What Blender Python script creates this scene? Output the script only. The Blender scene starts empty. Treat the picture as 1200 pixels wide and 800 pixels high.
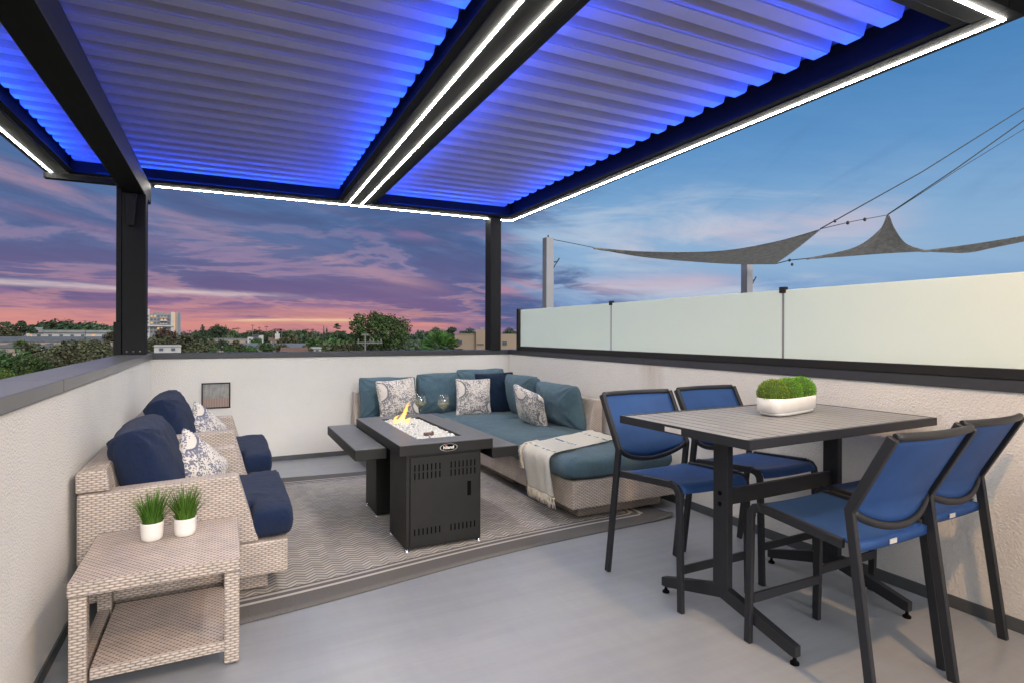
import bpy, bmesh, math, random
from mathutils import Vector, Matrix, noise
R = math.radians
rnd = random.Random(7)
sc = bpy.context.scene
COL = sc.collection

# ------------------------------------------------------------------ materials
def new_mat(name):
    m = bpy.data.materials.new(name); m.use_nodes = True
    nt = m.node_tree; b = nt.nodes['Principled BSDF']
    return m, nt, b
def nd(nt, typ, **kw):
    n = nt.nodes.new(typ)
    for k, v in kw.items():
        if k.startswith('i_'):
            n.inputs[k[2:].replace('_', ' ')].default_value = v
        else: setattr(n, k, v)
    return n
def rgba(c): return (c[0], c[1], c[2], 1)
def ramp(nt, stops, interp='LINEAR'):
    r = nt.nodes.new('ShaderNodeValToRGB'); cr = r.color_ramp; cr.interpolation = interp
    while len(cr.elements) < len(stops): cr.elements.new(0.5)
    for e, (p, c) in zip(cr.elements, stops):
        e.position = p; e.color = rgba(c) if len(c) == 3 else c
    return r
def math_n(nt, op, a, b=None, c=None, clamp=False):
    n = nt.nodes.new('ShaderNodeMath'); n.operation = op; n.use_clamp = clamp
    for i, v in enumerate((a, b, c)):
        if v is None: continue
        if isinstance(v, (int, float)): n.inputs[i].default_value = v
        else: nt.links.new(v, n.inputs[i])
    return n.outputs[0]
def mixc(nt, fac, a, b, typ='MIX'):
    n = nt.nodes.new('ShaderNodeMix'); n.data_type = 'RGBA'; n.blend_type = typ
    for sock, v in ((n.inputs[0], fac), (n.inputs[6], a), (n.inputs[7], b)):
        if isinstance(v, (int, float)): sock.default_value = v
        elif isinstance(v, tuple): sock.default_value = rgba(v)
        else: nt.links.new(v, sock)
    return n.outputs[2]
def coords(nt, kind='Object', scale=(1, 1, 1), rot=(0, 0, 0), loc=(0, 0, 0)):
    t = nt.nodes.new('ShaderNodeTexCoord'); mp = nt.nodes.new('ShaderNodeMapping')
    mp.inputs['Scale'].default_value = scale; mp.inputs['Rotation'].default_value = rot; mp.inputs['Location'].default_value = loc
    nt.links.new(t.outputs[kind], mp.inputs['Vector']); return mp.outputs[0]
def bump(nt, b, h, strength=.3, dist=.01):
    n = nd(nt, 'ShaderNodeBump'); n.inputs['Strength'].default_value = strength; n.inputs['Distance'].default_value = dist
    nt.links.new(h, n.inputs['Height']); nt.links.new(n.outputs[0], b.inputs['Normal']); return n
def noise_n(nt, vec, scale, detail=4, rough=.55):
    n = nd(nt, 'ShaderNodeTexNoise'); n.inputs['Scale'].default_value = scale; n.inputs['Detail'].default_value = detail; n.inputs['Roughness'].default_value = rough
    nt.links.new(vec, n.inputs['Vector']); return n
def simple(name, col, rough=.6, metal=0., var=.12, scale=8., bumpk=0., bscale=200., spec=.5):
    m, nt, b = new_mat(name)
    v = coords(nt, 'Object'); n = noise_n(nt, v, scale, 5)
    lo = tuple(x * (1 - var) for x in col); hi = tuple(min(1, x * (1 + var)) for x in col)
    r = ramp(nt, [(.3, lo), (.7, hi)]); nt.links.new(n.outputs['Fac'], r.inputs[0]); nt.links.new(r.outputs[0], b.inputs['Base Color'])
    b.inputs['Roughness'].default_value = rough; b.inputs['Metallic'].default_value = metal; b.inputs['Specular IOR Level'].default_value = spec
    if bumpk:
        n2 = noise_n(nt, v, bscale, 3); bump(nt, b, n2.outputs['Fac'], bumpk, .004)
    return m
def emit(name, col, strength):
    m, nt, b = new_mat(name); nt.nodes.remove(b)
    e = nd(nt, 'ShaderNodeEmission'); e.inputs[0].default_value = rgba(col); e.inputs[1].default_value = strength
    nt.links.new(e.outputs[0], nt.nodes['Material Output'].inputs[0]); return m

def wicker_mat(name, light, dark, holes=False):
    m, nt, b = new_mat(name); v = coords(nt, 'UV'); s = nd(nt, 'ShaderNodeSeparateXYZ'); nt.links.new(v, s.inputs[0]); x, y = s.outputs['X'], s.outputs['Y']
    n = noise_n(nt, v, 9, 4); r = ramp(nt, [(.3, (.82, .82, .82)), (.7, (1.08, 1.05, 1.03))]); nt.links.new(n.outputs['Fac'], r.inputs[0])
    rh, bw = (.0105, .032) if not holes else (.0150, .0235)
    ry = math_n(nt, 'FLOOR', math_n(nt, 'DIVIDE', y, rh)); sh = math_n(nt, 'MULTIPLY', math_n(nt, 'ABSOLUTE', math_n(nt, 'MODULO', ry, 2.)), .5 if not holes else .5)
    fx = math_n(nt, 'FRACT', math_n(nt, 'ADD', math_n(nt, 'DIVIDE', x, bw), sh)); fy = math_n(nt, 'FRACT', math_n(nt, 'DIVIDE', y, rh))
    wx = math_n(nt, 'SINE', math_n(nt, 'MULTIPLY', fx, math.pi)); wy = math_n(nt, 'SINE', math_n(nt, 'MULTIPLY', fy, math.pi))
    wn = nd(nt, 'ShaderNodeTexWhiteNoise', noise_dimensions='2D'); cb = nd(nt, 'ShaderNodeCombineXYZ'); nt.links.new(math_n(nt, 'FLOOR', math_n(nt, 'ADD', math_n(nt, 'DIVIDE', x, bw), sh)), cb.inputs[0]); nt.links.new(ry, cb.inputs[1]); nt.links.new(cb.outputs[0], wn.inputs['Vector'])
    if holes:
        h = math_n(nt, 'MULTIPLY', math_n(nt, 'LESS_THAN', math_n(nt, 'ABSOLUTE', math_n(nt, 'SUBTRACT', fx, .5)), .2), math_n(nt, 'LESS_THAN', math_n(nt, 'ABSOLUTE', math_n(nt, 'SUBTRACT', fy, .5)), .27))
        f = math_n(nt, 'SUBTRACT', 1., h); hgt = math_n(nt, 'SUBTRACT', 1., h)
    else:
        f = math_n(nt, 'MULTIPLY', math_n(nt, 'POWER', wx, .42), math_n(nt, 'POWER', wy, .6)); hgt = math_n(nt, 'MULTIPLY', math_n(nt, 'POWER', wx, .6), math_n(nt, 'POWER', wy, .7))
    lt = mixc(nt, wn.outputs['Value'], tuple(q * .88 for q in light), light)
    c = mixc(nt, f, dark, lt); c = mixc(nt, 1., c, r.outputs[0], 'MULTIPLY')
    nt.links.new(c, b.inputs['Base Color']); b.inputs['Roughness'].default_value = .58
    bump(nt, b, hgt, .6, .004); return m
def fabric_mat(name, col, rough=.92, weave=900, var=.14, sheen=.25):
    m, nt, b = new_mat(name)
    v = coords(nt, 'UV'); n = noise_n(nt, v, 7, 6, .6)
    r = ramp(nt, [(.28, tuple(x * (1 - var) for x in col)), (.72, tuple(x * (1 + var) for x in col))])
    nt.links.new(n.outputs['Fac'], r.inputs[0])
    n3 = noise_n(nt, v, 420, 2); r3 = ramp(nt, [(.3, (.82, .82, .82)), (.7, (1.15, 1.15, 1.15))]); nt.links.new(n3.outputs['Fac'], r3.inputs[0])
    nt.links.new(mixc(nt, 1., r.outputs[0], r3.outputs[0], 'MULTIPLY'), b.inputs['Base Color'])
    b.inputs['Roughness'].default_value = rough; b.inputs['Sheen Weight'].default_value = sheen; b.inputs['Specular IOR Level'].default_value = .2
    w = nd(nt, 'ShaderNodeTexChecker'); w.inputs['Scale'].default_value = weave; nt.links.new(v, w.inputs['Vector'])
    n2 = nd(nt, 'ShaderNodeTexNoise', noise_type='RIDGED_MULTIFRACTAL'); n2.inputs['Scale'].default_value = 1; n2.inputs['Detail'].default_value = 3; n2.inputs['Distortion'].default_value = .8
    nt.links.new(coords(nt, 'UV', (5, 12, 1), (0, 0, R(20))), n2.inputs['Vector']); n4 = noise_n(nt, v, 18, 5, .6)
    h = math_n(nt, 'ADD', math_n(nt, 'MULTIPLY', w.outputs['Fac'], .05), math_n(nt, 'ADD', math_n(nt, 'MULTIPLY', n2.outputs['Fac'], .40), math_n(nt, 'MULTIPLY', n4.outputs['Fac'], 1.1)))
    bump(nt, b, h, .75, .02); return m

M = {}
# stucco parapets
def stucco(name, col, stain=False):
    m, nt, b = new_mat(name)
    v = coords(nt, 'Object')
    n = noise_n(nt, v, 1.3, 6, .6); r = ramp(nt, [(.3, tuple(x * .93 for x in col)), (.7, tuple(min(1, x * 1.03) for x in col))]); nt.links.new(n.outputs['Fac'], r.inputs[0])
    c = r.outputs[0]
    nf = noise_n(nt, v, 160, 3, .7)
    rf = ramp(nt, [(.3, (.93, .93, .93)), (.65, (1.03, 1.03, 1.03))]); nt.links.new(nf.outputs['Fac'], rf.inputs[0])
    c = mixc(nt, 1., c, rf.outputs[0], 'MULTIPLY')
    ck = nd(nt, 'ShaderNodeTexVoronoi', feature='DISTANCE_TO_EDGE'); ck.inputs['Scale'].default_value = .55
    nvw = noise_n(nt, v, 3, 5); vm = nd(nt, 'ShaderNodeVectorMath', operation='MULTIPLY_ADD'); nt.links.new(nvw.outputs['Color'], vm.inputs[0]); vm.inputs[1].default_value = (.35, .35, .35); nt.links.new(v, vm.inputs[2]); nt.links.new(vm.outputs[0], ck.inputs['Vector'])
    c = mixc(nt, math_n(nt, 'MULTIPLY', math_n(nt, 'LESS_THAN', ck.outputs['Distance'], .0012), .05), c, (.35, .33, .31))
    if stain:   # rusty water run below the coping joint
        s = nd(nt, 'ShaderNodeSeparateXYZ'); nt.links.new(v, s.inputs[0])
        dy = math_n(nt, 'ABSOLUTE', math_n(nt, 'SUBTRACT', s.outputs['Y'], 3.80))
        my = math_n(nt, 'SUBTRACT', 1., math_n(nt, 'DIVIDE', dy, .17), clamp=True)
        my = math_n(nt, 'POWER', my, .6)
        mz = math_n(nt, 'MULTIPLY', math_n(nt, 'SUBTRACT', s.outputs['Z'], .55), 2.0, clamp=True)
        ns = noise_n(nt, coords(nt, 'Object', (1, 14, 1.2)), 2.2, 5)
        f = math_n(nt, 'MULTIPLY', math_n(nt, 'MULTIPLY', my, mz), math_n(nt, 'MULTIPLY', ns.outputs['Fac'], .95), clamp=True)
        c = mixc(nt, f, c, (.42, .33, .26))
    nt.links.new(c, b.inputs['Base Color']); b.inputs['Roughness'].default_value = .9; b.inputs['Specular IOR Level'].default_value = .2
    v2 = nd(nt, 'ShaderNodeTexNoise'); v2.inputs['Scale'].default_value = 110; v2.inputs['Detail'].default_value = 5; nt.links.new(v, v2.inputs['Vector'])
    bump(nt, b, v2.outputs['Fac'], .8, .011); return m
M['stucco'] = stucco('stucco', (.74, .72, .69))
M['stucco_stain'] = stucco('stucco_stain', (.74, .71, .675), True)
# terrace floor
m, nt, b = new_mat('deck_coating'); v = coords(nt, 'Object')
n = noise_n(nt, v, .9, 7, .6); r = ramp(nt, [(.25, (.225, .240, .266)), (.5, (.248, .262, .288)), (.75, (.272, .284, .304))]); nt.links.new(n.outputs['Fac'], r.inputs[0])
n2 = noise_n(nt, coords(nt, 'Object', (6, 1.2, 1), (0, 0, R(35))), 3, 5); r2 = ramp(nt, [(.35, (.97, .97, .97)), (.6, (1.01, 1.01, 1.01))]); nt.links.new(n2.outputs['Fac'], r2.inputs[0])
vo = nd(nt, 'ShaderNodeTexVoronoi'); vo.inputs['Scale'].default_value = 7; nt.links.new(v, vo.inputs['Vector'])
spots = math_n(nt, 'LESS_THAN', vo.outputs['Distance'], .022)
wm = noise_n(nt, v, 1.7, 3, .5); wmr = ramp(nt, [(.40, (1, 1, 1)), (.50, (.985, .985, .985)), (.60, (1, 1, 1))]); nt.links.new(wm.outputs['Fac'], wmr.inputs[0])
rl = noise_n(nt, coords(nt, 'Object', (.8, 9, 1), (0, 0, R(-12))), 1.5, 3); rlr = ramp(nt, [(.4, (.955, .955, .955)), (.6, (1.03, 1.03, 1.03))]); nt.links.new(rl.outputs['Fac'], rlr.inputs[0])
c = mixc(nt, 1., r.outputs[0], r2.outputs[0], 'MULTIPLY'); c = mixc(nt, 1., c, wmr.outputs[0], 'MULTIPLY'); c = mixc(nt, 1., c, rlr.outputs[0], 'MULTIPLY'); c = mixc(nt, math_n(nt, 'MULTIPLY', spots, .6), c, (.13, .12, .11))
nt.links.new(c, b.inputs['Base Color'])
b.inputs['Roughness'].default_value = .31
n3 = noise_n(nt, v, 60, 4); bump(nt, b, n3.outputs['Fac'], .12, .004); M['deck'] = m

M['cap'] = simple('coping_metal', (.105, .106, .108), .30, .0, .08, 3, .05, 300)
M['flash'] = simple('base_flashing', (.07, .075, .08), .5)
M['beam'] = simple('pergola_paint', (.012, .0125, .0135), .6, 0, .1, 4, .06, 500, .12)
M['seam'] = simple('dark_joint', (.002, .002, .002), .9, spec=.1)
M['white_led'] = emit('white_led', (1., .95, .86), 72)
M['blue_led'] = emit('blue_led', (.006, .060, 1.), 225)
M['slat'] = simple('louver_paint', (.41, .40, .385), .5, 0, .06, 3)
M['slat_gap'] = simple('louver_gap', (.05, .05, .06), .7)
M['wicker'] = wicker_mat('wicker', (.67, .585, .52), (.14, .11, .095))
M['wicker_top'] = wicker_mat('wicker_flat', (.55, .465, .42), (.16, .13, .115), True)
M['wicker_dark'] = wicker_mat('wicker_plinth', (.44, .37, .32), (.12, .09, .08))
M['navy'] = fabric_mat('navy_fabric', (.0075, .019, .060), sheen=.08)
M['navy2'] = fabric_mat('deep_navy_fabric', (.005, .017, .042), sheen=.08)
M['teal'] = fabric_mat('teal_fabric', (.076, .134, .170), sheen=.1)
M['throw'] = None
M['black'] = simple('black_powder_coat', (.0125, .0122, .012), .5, 0, .12, 6, .08, 600, .3)
M['firetop'] = simple('fire_table_top', (.12, .118, .115), .33, 0, .15, 14, .1, 260)
M['chairframe'] = simple('chair_aluminium', (.017, .018, .022), .45, 0, .1, 6, .04, 500, .4)
M['tabletop'] = simple('slatted_tabletop', (.20, .195, .19), .42, 0, .12, 6, .04, 400)
M['steel'] = simple('bright_steel', (.7, .7, .7), .2, 1.)
M['white_ceramic'] = simple('white_ceramic', (.80, .77, .74), .35, 0, .04, 20)
M['tag'] = simple('woven_tag', (.55, .50, .46), .7)
M['soil'] = simple('soil', (.05, .06, .03), .95)
M['grass'] = simple('pot_grass', (.085, .22, .025), .5, 0, .45, 30)
M['boxwood'] = simple('boxwood_leaf', (.13, .30, .02), .6, 0, .45, 60)
M['sail'] = simple('sail_mesh', (.19, .183, .165), .9, 0, .28, 14, .4, 60)
M['rope'] = simple('rope', (.035, .034, .033), .8)
M['post_white'] = simple('post_paint', (.22, .22, .23), .5, 0, .06, 3)
M['led_house'] = simple('lamp_metal', (.03, .03, .03), .5)

# sling fabric
m, nt, b = new_mat('blue_sling'); v = coords(nt, 'UV')
n = noise_n(nt, v, 5, 4); r = ramp(nt, [(.3, (.016, .052, .165)), (.7, (.022, .072, .215))]); nt.links.new(n.outputs['Fac'], r.inputs[0])
w = nd(nt, 'ShaderNodeTexBrick'); nt.links.new(v, w.inputs['Vector']); w.inputs['Scale'].default_value = 1; w.inputs['Brick Width'].default_value = .004; w.inputs['Row Height'].default_value = .002; w.inputs['Mortar Size'].default_value = .0004
nt.links.new(r.outputs[0], b.inputs['Base Color']); b.inputs['Roughness'].default_value = .6; b.inputs['Specular IOR Level'].default_value = .3
bump(nt, b, w.outputs['Fac'], .2, .001); M['sling'] = m

# patterned pillow: pale discs ringed with dark dots on a mottled ground
def pillow_pattern(name, ink):
    m, nt, b = new_mat(name); v = coords(nt, 'UV')
    nw = noise_n(nt, v, 6, 2); vv = nd(nt, 'ShaderNodeVectorMath', operation='MULTIPLY_ADD'); nt.links.new(nw.outputs['Color'], vv.inputs[0]); vv.inputs[1].default_value = (.05, .05, 0); nt.links.new(v, vv.inputs[2])
    big = nd(nt, 'ShaderNodeTexVoronoi'); big.inputs['Scale'].default_value = 4.6; big.inputs['Randomness'].default_value = .75; nt.links.new(vv.outputs[0], big.inputs['Vector'])
    small = nd(nt, 'ShaderNodeTexVoronoi'); small.inputs['Scale'].default_value = 85; nt.links.new(v, small.inputs['Vector'])
    d = big.outputs['Distance']
    disc = math_n(nt, 'LESS_THAN', d, .46)
    ring = math_n(nt, 'MULTIPLY', math_n(nt, 'GREATER_THAN', d, .445), math_n(nt, 'LESS_THAN', d, .50))
    n = noise_n(nt, v, 22, 3)
    dens = math_n(nt, 'ADD', math_n(nt, 'MULTIPLY', n.outputs['Fac'], .75), math_n(nt, 'MULTIPLY', math_n(nt, 'SUBTRACT', .80, d, clamp=True), .9))
    dots = math_n(nt, 'LESS_THAN', small.outputs['Distance'], dens)
    dots = math_n(nt, 'MULTIPLY', dots, math_n(nt, 'SUBTRACT', 1., disc))
    fine = math_n(nt, 'MULTIPLY', disc, math_n(nt, 'LESS_THAN', small.outputs['Distance'], .17))
    f = math_n(nt, 'MAXIMUM', math_n(nt, 'MULTIPLY', math_n(nt, 'MAXIMUM', dots, fine), .82), math_n(nt, 'MULTIPLY', ring, .9))
    c = mixc(nt, f, (.62, .57, .52), ink); nt.links.new(c, b.inputs['Base Color']); b.inputs['Roughness'].default_value = .9; b.inputs['Sheen Weight'].default_value = .2
    n2 = noise_n(nt, v, 14, 5); bump(nt, b, n2.outputs['Fac'], .25, .012); return m
M['pattern_blue'] = pillow_pattern('blue_disc_print', (.045, .06, .13))
M['pattern_grey'] = pillow_pattern('grey_disc_print', (.10, .105, .13))

# throw blanket: cream with thin blue stripes and dashes
m, nt, b = new_mat('throw_cotton'); v = coords(nt, 'UV'); s = nd(nt, 'ShaderNodeSeparateXYZ'); nt.links.new(v, s.inputs[0])
x, y = s.outputs['X'], s.outputs['Y']
band = math_n(nt, 'LESS_THAN', math_n(nt, 'ABSOLUTE', math_n(nt, 'SUBTRACT', y, .56)), .10)
st = math_n(nt, 'GREATER_THAN', math_n(nt, 'FRACT', math_n(nt, 'MULTIPLY', y, 42)), .72)
stf = math_n(nt, 'MULTIPLY', math_n(nt, 'MULTIPLY', band, st), .6)
wob = noise_n(nt, coords(nt, 'UV', (22, 10, 1)), 1., 1)
def dashrow(y0):
    dl = math_n(nt, 'LESS_THAN', math_n(nt, 'ABSOLUTE', math_n(nt, 'SUBTRACT', y, y0)), .011)
    return math_n(nt, 'MULTIPLY', dl, math_n(nt, 'GREATER_THAN', wob.outputs['Fac'], .5))
ds = math_n(nt, 'MAXIMUM', dashrow(.44), math_n(nt, 'MAXIMUM', dashrow(.14), dashrow(.69)))
c = mixc(nt, stf, (.90, .87, .81), (.45, .51, .60)); c = mixc(nt, ds, c, (.06, .20, .34))
nt.links.new(c, b.inputs['Base Color']); b.inputs['Roughness'].default_value = .95; b.inputs['Sheen Weight'].default_value = .3
n2 = noise_n(nt, v, 40, 4); bump(nt, b, n2.outputs['Fac'], .35, .01); M['throw'] = m
M['fringe'] = simple('fringe_cotton', (.70, .62, .52), .95)

# rug: flat-woven chevrons with a plain border
m, nt, b = new_mat('rug_weave'); v = coords(nt, 'UV'); s = nd(nt, 'ShaderNodeSeparateXYZ'); nt.links.new(v, s.inputs[0])
x, y = s.outputs['X'], s.outputs['Y']
cell = math_n(nt, 'FLOOR', math_n(nt, 'DIVIDE', x, .052)); par = math_n(nt, 'MODULO', cell, 2.)
par = math_n(nt, 'GREATER_THAN', math_n(nt, 'ABSOLUTE', par), .5)
fx = math_n(nt, 'FRACT', math_n(nt, 'DIVIDE', x, .052))
sl = math_n(nt, 'MULTIPLY', fx, math_n(nt, 'SUBTRACT', math_n(nt, 'MULTIPLY', par, 2.), 1.))
t = math_n(nt, 'ADD', math_n(nt, 'DIVIDE', y, .034), math_n(nt, 'MULTIPLY', sl, .95))
ft = math_n(nt, 'FRACT', t)
wn = nd(nt, 'ShaderNodeTexWhiteNoise', noise_dimensions='2D'); cb = nd(nt, 'ShaderNodeCombineXYZ'); nt.links.new(cell, cb.inputs[0]); nt.links.new(math_n(nt, 'FLOOR', t), cb.inputs[1]); nt.links.new(cb.outputs[0], wn.inputs['Vector'])
strand = math_n(nt, 'MULTIPLY', math_n(nt, 'GREATER_THAN', ft, .36), math_n(nt, 'ADD', .62, math_n(nt, 'MULTIPLY', wn.outputs['Value'], .38)))
big = noise_n(nt, v, 2.2, 5); rb = ramp(nt, [(.3, (.82, .82, .83)), (.7, (1.08, 1.06, 1.03))]); nt.links.new(big.outputs['Fac'], rb.inputs[0])
c = mixc(nt, strand, (.17, .158, .148), (.46, .43, .405)); c = mixc(nt, 1., c, rb.outputs[0], 'MULTIPLY')
# border distance is stored in a second attribute
at_ = nd(nt, 'ShaderNodeAttribute', attribute_name='edge'); e = at_.outputs['Fac']
nb = noise_n(nt, coords(nt, 'UV', (160, 160, 1)), 1., 2)
rb2 = ramp(nt, [(.3, (.085, .080, .077)), (.7, (.14, .133, .128))]); nt.links.new(nb.outputs['Fac'], rb2.inputs[0])
def inside(a, bb): return math_n(nt, 'MULTIPLY', math_n(nt, 'GREATER_THAN', e, a), math_n(nt, 'LESS_THAN', e, bb))
c = mixc(nt, math_n(nt, 'LESS_THAN', e, .262), c, rb2.outputs[0])
c = mixc(nt, inside(.165, .188), c, (.42, .39, .365)); c = mixc(nt, inside(.222, .243), c, (.40, .37, .345))
nt.links.new(c, b.inputs['Base Color']); b.inputs['Roughness'].default_value = .95; b.inputs['Specular IOR Level'].default_value = .15
bump(nt, b, strand, .5, .004); M['rug'] = m

# frosted glass
m, nt, b = new_mat('frosted_glass'); v = coords(nt, 'Object'); n = noise_n(nt, v, .8, 4); r = ramp(nt, [(.3, (.76, .855, .795)), (.7, (.80, .88, .825))]); nt.links.new(n.outputs['Fac'], r.inputs[0])
nt.links.new(r.outputs[0], b.inputs['Base Color']); b.inputs['Roughness'].default_value = .35
tr = nd(nt, 'ShaderNodeBsdfTranslucent'); nt.links.new(r.outputs[0], tr.inputs[0]); mx = nd(nt, 'ShaderNodeMixShader'); mx.inputs[0].default_value = .25
nt.links.new(b.outputs[0], mx.inputs[1]); nt.links.new(tr.outputs[0], mx.inputs[2]); nt.links.new(mx.outputs[0], nt.nodes['Material Output'].inputs[0]); M['frost'] = m
# clear glass / wine
m, nt, b = new_mat('clear_glass'); nt.nodes.remove(b)
tp = nd(nt, 'ShaderNodeBsdfTransparent'); gl = nd(nt, 'ShaderNodeBsdfGlossy'); gl.inputs['Roughness'].default_value = .03; fr_ = nd(nt, 'ShaderNodeLayerWeight'); fr_.inputs[0].default_value = .25
tp.inputs[0].default_value = (.96, .97, .97, 1); mx = nd(nt, 'ShaderNodeMixShader'); nt.links.new(math_n(nt, 'ADD', math_n(nt, 'MULTIPLY', math_n(nt, 'POWER', fr_.outputs['Facing'], 1.3), .9), .08, clamp=True), mx.inputs[0]); nt.links.new(tp.outputs[0], mx.inputs[1]); nt.links.new(gl.outputs[0], mx.inputs[2]); nt.links.new(mx.outputs[0], nt.nodes['Material Output'].inputs[0]); M['glass'] = m
m, nt, b = new_mat('white_wine'); tp = nd(nt, 'ShaderNodeBsdfTransparent'); tp.inputs[0].default_value = (.96, .94, .74, 1); b.inputs['Base Color'].default_value = (.85, .80, .50, 1); b.inputs['Roughness'].default_value = .1
mx = nd(nt, 'ShaderNodeMixShader'); mx.inputs[0].default_value = .22; nt.links.new(tp.outputs[0], mx.inputs[1]); nt.links.new(b.outputs[0], mx.inputs[2]); nt.links.new(mx.outputs[0], nt.nodes['Material Output'].inputs[0]); M['wine'] = m
m, nt, b = new_mat('fire_glass_chips'); b.inputs['Base Color'].default_value = (.88, .88, .86, 1); b.inputs['Roughness'].default_value = .15; b.inputs['Transmission Weight'].default_value = .25; M['chips'] = m
# flame
m, nt, b = new_mat('flame'); nt.nodes.remove(b)
v = coords(nt, 'Generated'); s = nd(nt, 'ShaderNodeSeparateXYZ'); nt.links.new(v, s.inputs[0]); lw = nd(nt, 'ShaderNodeLayerWeight'); lw.inputs[0].default_value = .35
r = ramp(nt, [(0, (1, .70, .30)), (.4, (1, .42, .08)), (1, (1, .16, .015))]); nt.links.new(math_n(nt, 'ADD', math_n(nt, 'MULTIPLY', s.outputs['Z'], .55), math_n(nt, 'MULTIPLY', lw.outputs['Facing'], .6)), r.inputs[0])
em = nd(nt, 'ShaderNodeEmission'); nt.links.new(r.outputs[0], em.inputs[0]); em.inputs[1].default_value = 1.7
tp = nd(nt, 'ShaderNodeBsdfTransparent'); mx = nd(nt, 'ShaderNodeMixShader'); fz = math_n(nt, 'ADD', math_n(nt, 'MULTIPLY', s.outputs['Z'], .25), math_n(nt, 'MULTIPLY', lw.outputs['Facing'], .85), clamp=True)
nt.links.new(fz, mx.inputs[0]); nt.links.new(em.outputs[0], mx.inputs[1]); nt.links.new(tp.outputs[0], mx.inputs[2]); nt.links.new(mx.outputs[0], nt.nodes['Material Output'].inputs[0]); M['flame'] = m
def leaf(name, col, var=.5):
    m, nt, b = new_mat(name); g = nd(nt, 'ShaderNodeNewGeometry')
    r = ramp(nt, [(0, tuple(x * (1 - var) for x in col)), (.6, col), (1, tuple(x * (1 + var) for x in col))]); nt.links.new(g.outputs['Random Per Island'], r.inputs[0])
    oi = nd(nt, 'ShaderNodeObjectInfo'); hs = nd(nt, 'ShaderNodeHueSaturation'); nt.links.new(r.outputs[0], hs.inputs['Color'])
    nt.links.new(math_n(nt, 'ADD', .46, math_n(nt, 'MULTIPLY', oi.outputs['Random'], .06)), hs.inputs['Hue']); nt.links.new(math_n(nt, 'ADD', .75, math_n(nt, 'MULTIPLY', oi.outputs['Random'], .5)), hs.inputs['Value'])
    nt.links.new(hs.outputs[0], b.inputs['Base Color']); b.inputs['Roughness'].default_value = .7; b.inputs['Specular IOR Level'].default_value = .2; return m
M['leaf_green'] = leaf('leaf_green', (.042, .082, .026)); M['leaf_dark'] = leaf('leaf_dark', (.035, .06, .032)); M['leaf_olive'] = leaf('leaf_olive', (.065, .068, .035)); M['leaf_bright'] = leaf('leaf_bright', (.07, .115, .022))
M['leaf_palm'] = leaf('leaf_palm', (.07, .125, .03)); M['bark'] = simple('bark', (.09, .07, .055), .95, 0, .3, 6)
M['ground'] = simple('ground_soil', (.075, .075, .05), .95, 0, .35, .06)

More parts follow.
